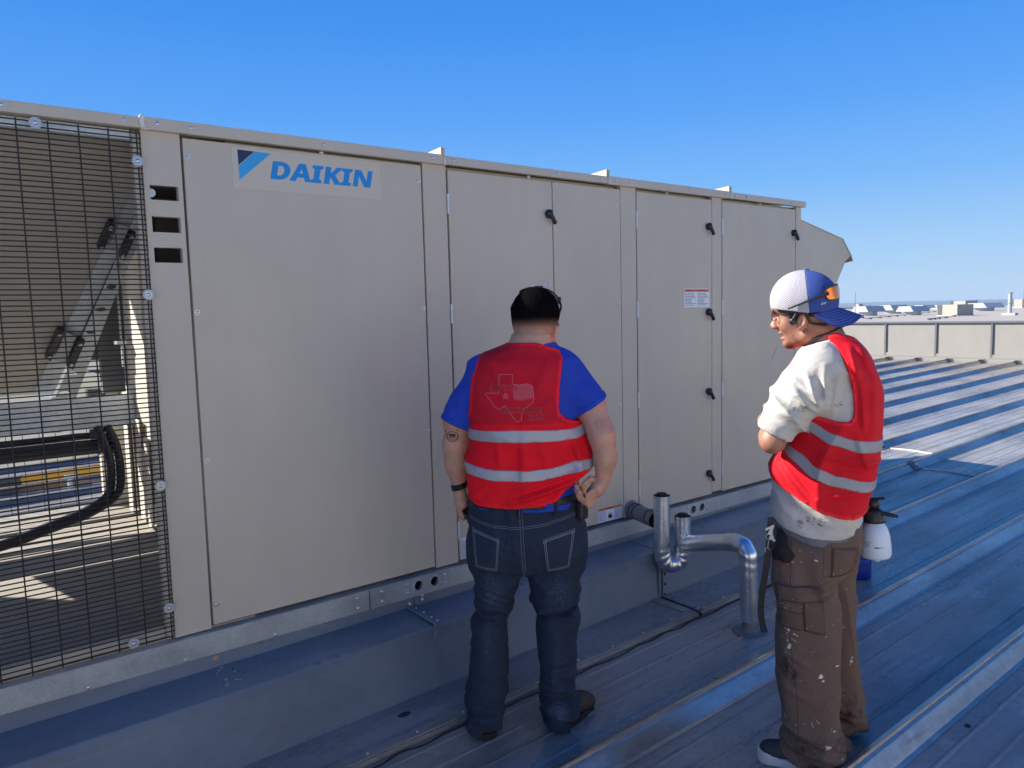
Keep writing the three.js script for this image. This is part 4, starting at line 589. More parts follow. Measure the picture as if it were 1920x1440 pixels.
  const pelvis = loft([[0.68, -0.178, 0.268, -0.02, 0.130], [0.76, -0.186, 0.275, -0.012, 0.158], [0.83, -0.181, 0.275, -0.008, 0.168], [0.91, -0.173, 0.268, -0.015, 0.160], [0.985, -0.170, 0.266, -0.03, 0.156]], 2.3, 0.02);
  const legL = loft([[0.048, -0.196, -0.080, 0.008, 0.082], [0.085, -0.203, -0.072, 0.004, 0.084], [0.15, -0.206, -0.058, -0.008, 0.080], [0.25, -0.203, -0.045, -0.010, 0.080], [0.34, -0.197, -0.037, -0.015, 0.082], [0.42, -0.186, -0.032, -0.02, 0.085], [0.50, -0.172, -0.018, -0.02, 0.092], [0.60, -0.171, 0.006, -0.015, 0.105], [0.70, -0.182, 0.030, -0.012, 0.125], [0.80, -0.184, 0.050, -0.012, 0.14]], 2.2, 0.02);
  const legR = loft([[0.042, 0.098, 0.231, -0.016, 0.080], [0.085, 0.096, 0.234, -0.019, 0.082], [0.15, 0.092, 0.230, -0.022, 0.080], [0.25, 0.085, 0.233, -0.022, 0.080], [0.34, 0.077, 0.237, -0.025, 0.084], [0.42, 0.074, 0.239, -0.025, 0.087], [0.50, 0.068, 0.245, -0.022, 0.095], [0.58, 0.054, 0.250, -0.018, 0.106], [0.68, 0.048, 0.266, -0.012, 0.125], [0.80, 0.048, 0.275, -0.010, 0.14]], 2.2, 0.02);
  const jf = (x, y, z) => { const kn = Math.exp(-(((y - 0.50) / 0.085) ** 2)), an = clamp((0.26 - y) / 0.16, 0, 1), se = Math.exp(-(((y - 0.69) / 0.06) ** 2)); const dg = x < 0.03 ? x * 0.5 : -x * 0.6; return creases(x, y, JC) + 0.009 * (0.35 + kn + an) * (fold(x * 1.2, y + dg * 0.8, z, 7, 30, 7, 66) - 0.5) + 0.034 * kn * (fold(x, y + dg, z, 3, 17, 3, 61) - 0.5) + 0.034 * an * (fold(x, y + x * 0.3, z, 4, 19, 4, 62) - 0.5) + 0.008 * se * (fold(x, y, z, 5, 14, 5, 63) - 0.5) + 0.012 * (fold(x * 1.3, y * 0.8 + x * 0.3, z, 6, 5, 6, 64) - 0.5); };
  const JC = [[-0.19, 0.555, -0.01, 0.520, 0.010, 0.013], [-0.19, 0.525, -0.03, 0.505, 0.008, -0.012], [-0.18, 0.490, -0.03, 0.520, 0.009, 0.011], [-0.19, 0.455, -0.03, 0.470, 0.010, 0.008], [0.26, 0.550, 0.06, 0.500, 0.010, 0.014], [0.25, 0.520, 0.08, 0.485, 0.008, -0.013], [0.25, 0.485, 0.08, 0.505, 0.009, 0.012], [0.24, 0.300, 0.08, 0.285, 0.009, 0.008], [0.24, 0.275, 0.09, 0.265, 0.007, -0.007], [-0.21, 0.145, -0.05, 0.125, 0.009, 0.011], [-0.21, 0.115, -0.06, 0.100, 0.007, -0.011], [-0.20, 0.085, -0.06, 0.070, 0.008, 0.010], [0.08, 0.190, 0.24, 0.165, 0.009, 0.011], [0.09, 0.155, 0.24, 0.135, 0.007, -0.011], [0.09, 0.120, 0.24, 0.105, 0.009, 0.012], [-0.18, 0.700, 0.02, 0.660, 0.012, -0.010], [0.27, 0.700, 0.06, 0.660, 0.012, -0.010], [0.03, 0.67, -0.05, 0.60, 0.012, 0.008], [0.05, 0.67, 0.12, 0.60, 0.012, 0.008], [-0.16, 0.64, -0.04, 0.59, 0.010, 0.006], [0.24, 0.63, 0.10, 0.585, 0.010, 0.006]];
  const jeansF = (x, y, z) => smin(smin(legL(x, y, z), legR(x, y, z), 0.008), pelvis(x, y, z), 0.03) - jf(x, y, z);
  part('jeans', mesh(jeansF, [-0.25, 0.32, -0.01, 1.01, -0.22, 0.20], 0.0064, { uv: juv }), denim, man);
  const pkT = (flip) => canvasTex(256, 320, (c, w, h) => { c.fillStyle = '#1d2b3f'; c.fillRect(0, 0, w, h); for (let i = 0; i < 5000; i++) { c.fillStyle = hash(i, 3, 6) > 0.5 ? 'rgba(92,112,140,0.18)' : 'rgba(8,12,24,0.2)'; c.fillRect(hash(i, 1, 6) * w, hash(i, 2, 6) * h, 1.5, 3 + 6 * hash(i, 4, 6)); } c.strokeStyle = 'rgba(178,186,198,0.9)'; c.lineWidth = 4; c.setLineDash([9, 5]); for (const q of [8, 22]) { c.strokeRect(q, q - 2, w - 2 * q, h - 2 * q); } c.beginPath(); c.moveTo(0, 30); c.lineTo(w, 30); c.stroke(); });
  const pm = phys([1, 1, 1], { map: pkT(), roughness: 0.9 });
  part('back_pocket', patch(jeansF, [[-0.155, 0.712], [-0.072, 0.700], [-0.058, 0.838], [-0.166, 0.868]], 14, 16, 0.0035), pm, man);
  part('back_pocket', patch(jeansF, [[0.118, 0.692], [0.205, 0.705], [0.232, 0.862], [0.102, 0.835]], 14, 16, 0.0035), pm, man);
  const leather = phys([0.014, 0.012, 0.011], { roughness: 0.5 });
  const beltF = (x, y, z) => smax(pelvis(x, y, z) - 0.007, Math.abs(y - 0.962 - (x > 0.1 ? (x - 0.1) * 0.12 : 0)) - 0.019, 0.003);
  part('belt', mesh(beltF, [-0.21, 0.31, 0.92, 1.02, -0.22, 0.18], 0.006), leather, man);
  const loopF = x => mesh((a, b, c) => smax(smax(pelvis(a, b, c) - 0.010, Math.abs(a - x) - 0.007, 0.002), Math.abs(b - 0.948) - 0.034, 0.002), [x - 0.02, x + 0.02, 0.90, 1.0, 0.05, 0.18], 0.004, { uv: juv });
  part('belt_loop', loopF(0.020), denim, man); part('belt_loop', loopF(0.158), denim, man);
  part('phone_pouch', new RoundedBoxGeometry(0.05, 0.075, 0.03, 3, 0.010).rotateY(0.9).translate(0.262, 0.925, 0.085), leather, man);
  // --- boots
  const boot = (hx, hz, tx, tz) => { const up = uni(0.03, capsule([hx, 0.055, hz - 0.01], [hx + (tx - hx) * 0.75, 0.045, hz + (tz - hz) * 0.75], 0.044, 0.042), capsule([hx, 0.06, hz], [hx + 0.004, 0.13, hz - 0.03], 0.042, 0.040), ell([tx * 0.88 + hx * 0.12, 0.038, tz * 0.88 + hz * 0.12], [0.05, 0.032, 0.05])); return (x, y, z) => smax(up(x, y, z), 0.022 - y, 0.004); };
  const sole = (hx, hz, tx, tz) => { const c = (x, z) => { const dx = tx - hx, dz = tz - hz, L = dx * dx + dz * dz, t = clamp(((x - hx) * dx + (z - hz) * dz) / L, 0, 0.86); return Math.hypot(x - hx - dx * t, z - hz - dz * t) - 0.046 - 0.006 * Math.sin(t * 3.4); }; return (x, y, z) => smax(c(x, z), Math.max(-y, y - 0.026), 0.004); };
  const bootM = phys([0.050, 0.034, 0.024], { roughness: 0.75, bumpMap: tCrease, bumpScale: 0.006 }), soleM = phys([0.02, 0.017, 0.015], { roughness: 0.8 });
  for (const [hx, hz, tx, tz] of [[-0.138, 0.050, -0.165, -0.19], [0.158, 0.010, 0.290, -0.15]]) { const b = part('boot', mesh(boot(hx, hz, tx, tz), [Math.min(hx, tx) - 0.08, Math.max(hx, tx) + 0.09, 0, 0.23, tz - 0.09, hz + 0.08], 0.006), bootM, man); part('sole', mesh(sole(hx, hz, tx, tz), [Math.min(hx, tx) - 0.08, Math.max(hx, tx) + 0.09, -0.01, 0.04, tz - 0.09, hz + 0.08], 0.005), soleM, b); }
  // --- watch and tattoo
  const wrist = (x, y, z) => smax(armL(x, y, z) - 0.005, Math.abs((y - 0.998) - (x + 0.22) * 0.25) - 0.013, 0.003);
  part('watch', mesh(wrist, [-0.28, -0.16, 0.96, 1.04, -0.12, 0.01], 0.0035), M.black, man);
  const tat = canvasTex(128, 160, (c, w, h) => { c.clearRect(0, 0, w, h); c.strokeStyle = 'rgba(24,26,34,0.78)'; c.lineWidth = 7; c.beginPath(); c.ellipse(64, 84, 46, 54, 0, 0, 7); c.stroke(); c.lineWidth = 6; c.beginPath(); c.moveTo(20, 96); c.lineTo(108, 90); c.stroke(); c.fillStyle = 'rgba(24,26,34,0.65)'; c.beginPath(); c.ellipse(64, 70, 30, 18, 0, 0, 7); c.fill(); for (const x of [40, 56, 72, 88]) c.fillRect(x, 104, 6, 22); c.fillRect(8, 20, 10, 24); c.fillRect(100, 8, 8, 20); });
  part('tattoo', patch(body, [[-0.266, 1.185], [-0.206, 1.185], [-0.202, 1.245], [-0.268, 1.245]], 12, 12, 0.0012, -0.0012), phys([1, 1, 1], { map: tat, transparent: true, roughness: 0.55 }), man);
  shade(man);
  // --- what he carries
  const put = g => { g.position.copy(man.position); g.rotation.y = man.rotation.y; return shade(g); };
  const sg = put(thing('sunglasses', 'black sunglasses pushed up on the dark haired head of the back-turned person', 'sunglasses'));
  const lens = (pts) => { const f = chain(pts, 0.006); return f; };
  const skullO = (x, y, z) => skull(x, y, z);
  const shell = (x0, x1, yb, yt) => mesh((x, y, z) => { const s = skullO(x, y, z); return smax(Math.abs(s - 0.020) - 0.003, Math.max(x0 - x, x - x1, Math.abs((y - 1.752) * 0.75 + (z + 0.055) * 0.66 - (x - 0.12) * 0.02) - 0.024, -0.0 + (z + 0.008)), 0.003); }, [-0.02, 0.24, 1.68, 1.82, -0.16, 0.02], 0.004);
  part('lens', shell(0.124, 0.200), phys([0.02, 0.018, 0.016], { roughness: 0.12 }), sg); part('lens', shell(0.040, 0.112), phys([0.02, 0.018, 0.016], { roughness: 0.12 }), sg);
  part('bridge', mesh(uni(0.006, capsule([0.105, 1.788, -0.066], [0.131, 1.788, -0.066], 0.005, 0.005)), [0.09, 0.15, 1.77, 1.81, -0.09, -0.04], 0.003), M.black, sg);
  part('temple_arm', tube([[0.199, 1.728, -0.034], [0.202, 1.708, -0.018], [0.190, 1.675, 0.004], [0.172, 1.640, 0.016], [0.158, 1.622, 0.020]], 0.0042, 24, 8), M.black, sg);
  part('temple_arm', tube([[0.028, 1.742, -0.050], [0.008, 1.708, -0.030], [0.012, 1.680, 0.0]], 0.004, 20, 8), M.black, sg);
  part('hinge', new RoundedBoxGeometry(0.012, 0.026, 0.016, 2, 0.004).translate(0.196, 0, 0).translate(0.002, 1.734, -0.036), M.black, sg);
  shade(sg);
  const tool = put(thing('hand_tool', 'small dark tool held low in the left hand of the back-turned person', 'hand tool'));
  part('grip', [capG([-0.204, 0.905, -0.10], [-0.190, 0.880, -0.02], 0.013), capG([-0.19, 0.885, -0.03], [-0.178, 0.868, 0.012], 0.010)], M.black, tool);
  part('ring', new THREE.TorusGeometry(0.013, 0.0025, 6, 18).translate(-0.186, 0.858, -0.01), M.steel, tool); shade(tool);
  const pen = put(thing('marker_pen', 'small orange ended pen pinched in the hand resting on the hip', 'pen'));
  part('barrel', capG([0.262, 1.012, 0.165], [0.258, 1.040, 0.150], 0.005), phys([0.75, 0.20, 0.02], { roughness: 0.5 }), pen); part('tip', capG([0.262, 1.008, 0.167], [0.264, 0.998, 0.172], 0.004), M.black, pen); shade(pen);
}
function capG(a, b, r) { const A = V3(...a), B = V3(...b), d = B.clone().sub(A), g = new THREE.CapsuleGeometry(r, d.length(), 6, 14); g.applyQuaternion(new THREE.Quaternion().setFromUnitVectors(V3(0, 1, 0), d.normalize())); g.translate((A.x + B.x) / 2, (A.y + B.y) / 2, (A.z + B.z) / 2); return g; }
function merge2(list) { return mergeGeometries(list); }

// ================================================================ the man in profile with folded arms
{
  const man = thing('person', 'person with folded arms in red vest, white shirt, paint spattered brown trousers and cap', 'person', null);
  man.position.set(2.45, 0.059, 1.58); man.rotation.y = -1.03038;
  const SK = [0.40, 0.20, 0.135];
  const torso = loft([[0.84, -0.095, 0.172, -0.03, 0.150], [0.92, -0.090, 0.180, -0.03, 0.155], [1.02, -0.075, 0.200, -0.03, 0.158], [1.12, -0.060, 0.222, -0.03, 0.165], [1.22, -0.048, 0.232, -0.03, 0.172], [1.32, -0.045, 0.232, -0.03, 0.178], [1.40, -0.040, 0.222, -0.03, 0.178], [1.46, -0.020, 0.200, -0.03, 0.165], [1.515, 0.012, 0.165, -0.03, 0.120], [1.555, 0.015, 0.128, -0.025, 0.075], [1.59, -0.005, 0.102, -0.02, 0.062]], 2.3, 0.03);
  // head bowed a little, seen in profile: forehead, brow, nose, lips and chin follow the outline
  const skull = ell([-0.018, 1.688, 0], [0.103, 0.092, 0.077], -0.12);
  const face = uni(0.018,
    ell([-0.056, 1.608, 0], [0.040, 0.080, 0.054], 0.42), ell([-0.030, 1.582, 0], [0.046, 0.050, 0.055], 0.45),
    ell([-0.094, 1.656, 0], [0.025, 0.018, 0.048]), ell([-0.068, 1.606, 0.034], [0.024, 0.024, 0.020]), ell([-0.068, 1.606, -0.034], [0.024, 0.024, 0.020]));
  const nose = uni(0.010, capsule([-0.102, 1.640, 0], [-0.109, 1.607, 0], 0.0085, 0.0115), ell([-0.106, 1.597, 0.010], [0.012, 0.0085, 0.009]), ell([-0.106, 1.597, -0.010], [0.012, 0.0085, 0.009]), ell([-0.111, 1.602, 0], [0.012, 0.011, 0.011]));
  const lips = uni(0.006, ell([-0.084, 1.5765, 0], [0.014, 0.0085, 0.024], 0.3), ell([-0.077, 1.556, 0], [0.013, 0.0075, 0.021], 0.2), ell([-0.088, 1.586, 0], [0.010, 0.008, 0.016]));
  const chin = uni(0.012, ell([-0.060, 1.537, 0], [0.021, 0.018, 0.024]), chain([[-0.055, 1.536, 0.006, 0.016], [-0.005, 1.565, 0.048, 0.019]], 0.02), chain([[-0.055, 1.536, -0.006, 0.016], [-0.005, 1.565, -0.048, 0.019]], 0.02));
  const sockets = uni(0.004, ell([-0.105, 1.634, 0.031], [0.016, 0.010, 0.016]), ell([-0.105, 1.634, -0.031], [0.016, 0.010, 0.016]));
  const mouth = ell([-0.088, 1.5665, 0], [0.022, 0.0042, 0.022]);
  const ear = s => uni(0.005, ell([-0.016, 1.616, s * 0.071], [0.018, 0.030, 0.008], -0.22), ell([-0.020, 1.594, s * 0.068], [0.010, 0.012, 0.007])), conch = s => ell([-0.018, 1.616, s * 0.081], [0.010, 0.017, 0.008], -0.22);
  const neck = chain([[0.062, 1.53, -0.022, 0.068], [0.030, 1.60, -0.012, 0.060], [0.000, 1.63, -0.004, 0.058]], 0.03);
  const headB = uni(0.022, skull, face, neck, chin);
  const headF = (x, y, z) => { let d = smin(headB(x, y, z), nose(x, y, z), 0.007); d = smin(d, lips(x, y, z), 0.008); d = smax(d, -sockets(x, y, z), 0.010); d = smax(d, -mouth(x, y, z), 0.004); d = smin(d, Math.min(ear(1)(x, y, z), ear(-1)(x, y, z)), 0.006); d = smax(d, -Math.min(conch(1)(x, y, z), conch(-1)(x, y, z)), 0.004); return smax(d, 1.515 - y - (x < 0.0 ? 0.02 : 0), 0.004); };
  const armNear = chain([[0.045, 1.455, 0.12, 0.066], [-0.050, 1.320, 0.175, 0.050], [-0.106, 1.212, 0.185, 0.039], [-0.112, 1.212, 0.10, 0.040], [-0.118, 1.235, -0.02, 0.029]], 0.025);
  const armFar = chain([[0.045, 1.455, -0.175, 0.066], [-0.040, 1.320, -0.225, 0.050], [-0.085, 1.205, -0.225, 0.039], [-0.120, 1.225, -0.13, 0.037], [-0.128, 1.262, -0.01, 0.028]], 0.025);
  const hand = (wx, wy, wz, dz) => { const f = []; for (let i = 0; i < 4; i++) { const y = wy + 0.024 - i * 0.017, l = [0.95, 1.05, 1, 0.8][i]; f.push(chain([[wx - 0.012, y, wz + dz * 0.075, 0.0098], [wx - 0.010, y, wz + dz * (0.075 + 0.040 * l), 0.0092], [wx + 0.010, y - 0.003, wz + dz * (0.075 + 0.062 * l), 0.0084]], 0.006)); } f.push(chain([[wx, wy + 0.030, wz + dz * 0.03, 0.0125], [wx - 0.006, wy + 0.052, wz + dz * 0.065, 0.0105], [wx - 0.004, wy + 0.058, wz + dz * 0.09, 0.009]], 0.006)); return uni(0.008, capsule([wx, wy, wz], [wx - 0.006, wy, wz + dz * 0.07], 0.028, 0.030), ...f); };
  const hN = hand(-0.118, 1.235, -0.02, -1), hF = hand(-0.128, 1.262, -0.01, 1);
  const skinCol = (x, y, z, g) => {
    const n = n3(x * 45, y * 45, z * 45, 3); let k = 0.92 + 0.16 * n, r = SK[0] * k, gg = SK[1] * k, b = SK[2] * k;
    const ruddy = clamp((x + 0.03) / 0.05, 0, 1) * (y > 1.53 && y < 1.64 ? 1 : 0); gg *= 1 - 0.22 * ruddy; b *= 1 - 0.28 * ruddy;
    const near = (cx, cy, r) => clamp(1.3 - Math.hypot(x - cx, y - cy) / r, 0, 1) * (0.5 + n3(x * 300, y * 300, z * 300, 8));
    const beard = Math.max(near(-0.055, 1.525, 0.022), 0.6 * near(-0.100, 1.586, 0.010), 0.5 * near(-0.030, 1.548, 0.032)) * (Math.abs(z) < 0.055 ? 1 : 0), brow = Math.abs(z) > 0.014 && Math.abs(z) < 0.055 ? near(-0.110, 1.651, 0.011) : 0, dark = clamp(Math.max(beard * 0.8, brow), 0, 0.92);
    const lip = y > 1.548 && y < 1.584 && x < -0.072 && Math.abs(z) < 0.023 ? 0.5 : 0; r *= 1 - dark; gg *= (1 - dark) * (1 - 0.35 * lip); b *= (1 - dark) * (1 - 0.25 * lip);
    return [r, gg, b];
  };
  const bodyF = uni(0.03, torso, armNear, armFar, neck);
  part('body', mergeGeometries([mesh(bodyF, [-0.20, 0.28, 0.82, 1.60, -0.32, 0.28], 0.010, { color: skinCol }), mesh(headF, [-0.15, 0.17, 1.50, 1.80, -0.11, 0.11], 0.0036, { color: skinCol }), mesh(hN, [-0.18, -0.06, 1.16, 1.31, -0.19, 0.02], 0.0034, { color: skinCol }), mesh(hF, [-0.18, -0.06, 1.19, 1.34, -0.06, 0.16], 0.0034, { color: skinCol })]), skinM({ roughness: 0.48 }), man);
  for (const s of [1, -1]) { const e = part('eye', new THREE.SphereGeometry(0.0105, 20, 14).translate(-0.0835, 1.6335, s * 0.030), phys([0.70, 0.66, 0.62], { roughness: 0.2 }), man); part('iris', new THREE.SphereGeometry(0.0055, 12, 8).translate(-0.0898, 1.631, s * 0.031), M.dark, e); }
  // short hair showing in front of the ear and at the nape
  const hairF = (x, y, z) => smax(headB(x, y, z) - 0.0045 - 0.002 * n3(x * 200, y * 200, z * 200, 4), Math.max(1.622 - y - (x > 0 ? -0.01 : 0), -0.066 - x + (1.66 - y) * 0.3, y - 1.70, 0.030 - Math.abs(z)), 0.004);
  part('hair', mesh(hairF, [-0.10, 0.12, 1.59, 1.71, -0.10, 0.10], 0.004), phys([0.022, 0.016, 0.013], { roughness: 0.9 }), man);
  // --- white shirt over a grey undershirt
  const SC = [[0.035, 1.315, -0.055, 1.40, 0.010, 0.013], [0.045, 1.325, -0.005, 1.46, 0.010, 0.012], [0.060, 1.325, 0.055, 1.47, 0.010, 0.012], [0.085, 1.315, 0.10, 1.43, 0.010, 0.010], [0.030, 1.335, -0.03, 1.41, 0.008, -0.010], [0.055, 1.335, 0.03, 1.45, 0.008, -0.010], [-0.13, 1.33, -0.02, 1.30, 0.010, 0.009], [-0.12, 1.30, 0.0, 1.27, 0.008, -0.008], [-0.10, 0.99, 0.02, 0.90, 0.012, 0.006], [0.0, 0.97, 0.14, 0.89, 0.012, 0.006]];
  const wr = (x, y, z) => creases(x, y, SC) + 0.024 * (fold(x * 0.8 + y * 0.5, y + x * 0.9, z * 0.8, 4, 7, 5, 81) - 0.5) + 0.007 * (fold(x, y, z, 10, 10, 10, 84) - 0.5);
  const slN = uni(0.05, capsule([0.036, 1.450, 0.115], [-0.088, 1.268, 0.185], 0.086, 0.056), ell([-0.030, 1.345, 0.165], [0.072, 0.085, 0.066], 0.6)), slF = capsule([0.036, 1.450, -0.175], [-0.068, 1.268, -0.235], 0.084, 0.058);
  const clip = (x, y) => (x + 0.097) * -0.42 + (y - 1.236) * -0.91;
  const sLoft = loft([[0.850, -0.105, 0.180, -0.03, 0.172], [0.90, -0.120, 0.188, -0.03, 0.176], [0.96, -0.126, 0.186, -0.03, 0.176], [1.05, -0.105, 0.200, -0.03, 0.175], [1.15, -0.078, 0.226, -0.03, 0.176], [1.25, -0.055, 0.236, -0.03, 0.182], [1.35, -0.052, 0.236, -0.03, 0.186], [1.42, -0.044, 0.224, -0.03, 0.184], [1.47, -0.024, 0.202, -0.03, 0.168], [1.52, 0.008, 0.170, -0.03, 0.124], [1.553, 0.012, 0.135, -0.025, 0.085]], 2.3, 0.012);
  const shHem = poly1([[-0.13, 0.928], [-0.122, 0.920], [-0.064, 0.889], [0.0, 0.872], [0.054, 0.863], [0.11, 0.862], [0.156, 0.872], [0.19, 0.905]]);
  const shirtB = (x, y, z) => { const n = smax(slN(x, y, z) - wr(x, y, z), clip(x, y), 0.004), f = smax(slF(x, y, z), clip(x, y), 0.004); const arm = smax(armNear(x, y, z) - 0.010, clip(x, y), 0.004); return smin(smin(smin(sLoft(x, y, z) - wr(x, y, z) * 0.8, n, 0.028), f, 0.028), arm, 0.02); };
  const shirtF = (x, y, z) => smax(shirtB(x, y, z), Math.max(shHem(x) - y, x < -0.068 && y < 1.30 && Math.abs(z) > 0.14 ? clip(x, y) : -1, y - 1.548 + (0.06 - x) * 0.25), 0.003);
  const smTex = canvasTex(512, 512, (c, w, h) => { c.fillStyle = '#f2efe8'; c.fillRect(0, 0, w, h); for (let i = 0; i < 700; i++) { c.fillStyle = `rgba(120,110,95,${0.02 + 0.03 * hash(i, 1, 1)})`; c.beginPath(); c.ellipse(hash(i, 2, 1) * w, hash(i, 3, 1) * h, 4 + 14 * hash(i, 4, 1), 3 + 10 * hash(i, 5, 1), hash(i, 6, 1) * 3, 0, 7); c.fill(); } for (const [x, y, s] of [[0.27, 0.86, 1], [0.30, 0.855, 0.7], [0.14, 0.30, 0.9], [0.36, 0.40, 0.4], [0.25, 0.41, 0.6]]) for (let i = 0; i < 14; i++) { c.fillStyle = 'rgba(70,64,60,0.28)'; c.beginPath(); c.ellipse(x * w + (hash(i, 7, x * 99 | 0) - 0.5) * 46 * s, y * h + (hash(i, 8, x * 99 | 0) - 0.5) * 22 * s, 5 * s * hash(i, 9, 3) + 0.8, 2.2 * s, 0.5, 0, 7); c.fill(); } });
  const white = phys([0.60, 0.595, 0.575], { map: smTex, roughness: 0.92, bumpMap: tCrease, bumpScale: 0.0025 }), suv = (x, y, z) => [x + 0.25 + 0.1 * z, (y - 0.80) / 0.9];
  part('shirt', mesh(shirtF, [-0.17, 0.27, 0.84, 1.57, -0.31, 0.29], 0.0072, { uv: suv }), white, man);
  part('sleeve_hem', mesh((x, y, z) => smax(slN(x, y, z) - wr(x, y, z) - 0.003, Math.abs(clip(x, y) + 0.014) - 0.012, 0.002), [-0.18, 0.0, 1.18, 1.36, 0.08, 0.28], 0.0048, { uv: suv }), white, man);
  const under = loft([[0.828, -0.098, 0.178, -0.03, 0.162], [0.90, -0.108, 0.182, -0.03, 0.165], [0.94, -0.105, 0.182, -0.03, 0.165]], 2.3, 0.01), uHem = poly1([[-0.11, 0.888], [-0.05, 0.862], [0.02, 0.838], [0.09, 0.833], [0.15, 0.845], [0.19, 0.875]]);
  part('undershirt', mesh((x, y, z) => smax(under(x, y, z) - wr(x, y, z) * 0.8, uHem(x) - y, 0.003), [-0.14, 0.22, 0.81, 0.96, -0.22, 0.17], 0.007), cloth([0.16, 0.155, 0.18]), man);
  part('collar', mesh((x, y, z) => smax(smax(neck(x, y, z) - 0.007, -(neck(x, y, z) - 0.001), 0.002), Math.abs(y - 1.558 - (x - 0.06) * 0.30) - 0.012, 0.003), [-0.05, 0.16, 1.50, 1.62, -0.12, 0.09], 0.0045), cloth([0.10, 0.085, 0.085]), man);
  // --- red vest
  const vLoft = loft([[0.93, -0.075, 0.204, -0.03, 0.194], [0.98, -0.100, 0.210, -0.03, 0.196], [1.04, -0.118, 0.230, -0.03, 0.198], [1.085, -0.120, 0.243, -0.03, 0.200], [1.15, -0.092, 0.252, -0.03, 0.202], [1.22, -0.070, 0.253, -0.03, 0.203], [1.30, -0.064, 0.251, -0.03, 0.204], [1.365, -0.074, 0.247, -0.03, 0.202], [1.42, -0.078, 0.233, -0.03, 0.204], [1.465, -0.052, 0.217, -0.03, 0.194], [1.51, -0.006, 0.193, -0.03, 0.160], [1.54, 0.012, 0.168, -0.028, 0.112], [1.575, 0.020, 0.134, -0.025, 0.086]], 2.4, 0.01);
  const vHem = poly1([[-0.13, 1.075], [-0.105, 1.052], [-0.05, 1.020], [-0.012, 0.998], [0.065, 0.958], [0.12, 0.942], [0.154, 0.938], [0.22, 0.952]]);
  const hole = poly2([[0.060, 1.60], [0.072, 1.540], [0.092, 1.515], [0.112, 1.488], [0.130, 1.440], [0.143, 1.379], [0.149, 1.320], [0.146, 1.293], [0.134, 1.279], [0.100, 1.281], [0.070, 1.288], [0.026, 1.300], [-0.03, 1.315], [-0.058, 1.335], [-0.056, 1.400], [-0.03, 1.47], [0.0, 1.52], [0.02, 1.60]]);
  const vcut = (x, y, z) => Math.max((vHem(x) - y) * 0.92, Math.abs(z + 0.03) > 0.065 ? -hole(x, y) : -1, y - 1.572 + Math.max(0, 0.09 - x) * 0.35 + Math.max(0, x - 0.10) * 0.3, 0);
  const cutOf = (x, y, z) => { const c = Math.max((vHem(x) - y) * 0.92, smin(-hole(x, y) > -0.05 ? -hole(x, y) : -0.05, Math.abs(z + 0.03) - 0.06, 0.01), y - 1.572 + Math.max(0, 0.09 - x) * 0.35 + Math.max(0, x - 0.10) * 0.3); return c; };
  const VC = [[0.25, 1.13, 0.05, 1.165, 0.010, 0.009], [0.25, 1.10, 0.08, 1.13, 0.008, -0.008], [0.24, 1.04, 0.06, 1.02, 0.012, 0.007], [0.15, 1.26, 0.20, 1.10, 0.012, 0.007], [0.13, 1.53, 0.17, 1.40, 0.010, 0.010], [0.15, 1.52, 0.20, 1.42, 0.008, -0.008], [0.17, 1.40, 0.18, 1.25, 0.010, 0.009], [0.21, 1.42, 0.215, 1.25, 0.012, 0.006], [-0.10, 1.12, 0.0, 1.00, 0.010, 0.010], [-0.08, 1.15, 0.03, 1.02, 0.008, -0.009]];
  const vf = (x, y, z) => { const cr = creases(x, y, VC); const fr = clamp((0.04 - x) / 0.12, 0, 1) * clamp((1.20 - y) / 0.1, 0, 1); return cr + 0.012 * (fold(x * 1.4, y * 0.6 + x * 0.4, z, 5, 4, 5, 91) - 0.5) + 0.014 * fr * (fold(x + y * 0.6, y, z, 9, 6, 5, 94) - 0.5) + 0.010 * clamp((y - 1.42) / 0.06, 0, 1) * (fold(x + 0.4 * y, y, z, 12, 5, 8, 97) - 0.5); };
  const vBase = (x, y, z) => vLoft(x, y, z) - vf(x, y, z);
  const RED = [0.66, 0.008, 0.018], EDGE = [0.94, 0.022, 0.035];
  part('vest', mesh((x, y, z) => smax(vBase(x, y, z), cutOf(x, y, z), 0.003), [-0.16, 0.30, 0.91, 1.60, -0.27, 0.21], 0.0072, { color: (x, y, z) => { const c = cutOf(x, y, z), n = 0.92 + 0.16 * n3(x * 30, y * 30, z * 30, 7); return c > -0.010 ? EDGE : RED.map(v => v * n); } }), phys([1, 1, 1], { vertexColors: true, roughness: 0.75, specularIntensity: 0.4, bumpMap: tWeave, bumpScale: 0.0006 }), man);
  const tape = phys([0.30, 0.31, 0.335], { roughness: 0.5, metalness: 0.1, bumpMap: tWeave, bumpScale: 0.0004 });
  const band = (top, bot) => (x, y, z) => smax(smax(vBase(x, y, z) - 0.003, cutOf(x, y, z), 0.002), Math.max(y - top(x), bot(x) - y), 0.002);
  part('reflective_tape', mesh(band(poly1([[-0.09, 1.325], [0.016, 1.278], [0.08, 1.242], [0.154, 1.219], [0.236, 1.211], [0.27, 1.21]]), poly1([[-0.09, 1.285], [0.003, 1.243], [0.081, 1.202], [0.165, 1.176], [0.237, 1.170], [0.27, 1.168]])), [-0.12, 0.29, 1.15, 1.34, -0.26, 0.20], 0.006), tape, man);
  part('reflective_tape', mesh(band(poly1([[-0.13, 1.218], [-0.074, 1.198], [-0.016, 1.165], [0.034, 1.123], [0.103, 1.094], [0.213, 1.069], [0.27, 1.060]]), poly1([[-0.13, 1.186], [-0.076, 1.166], [-0.048, 1.140], [0.023, 1.084], [0.083, 1.058], [0.198, 1.034], [0.27, 1.024]])), [-0.16, 0.29, 1.01, 1.24, -0.26, 0.20], 0.006), tape, man);
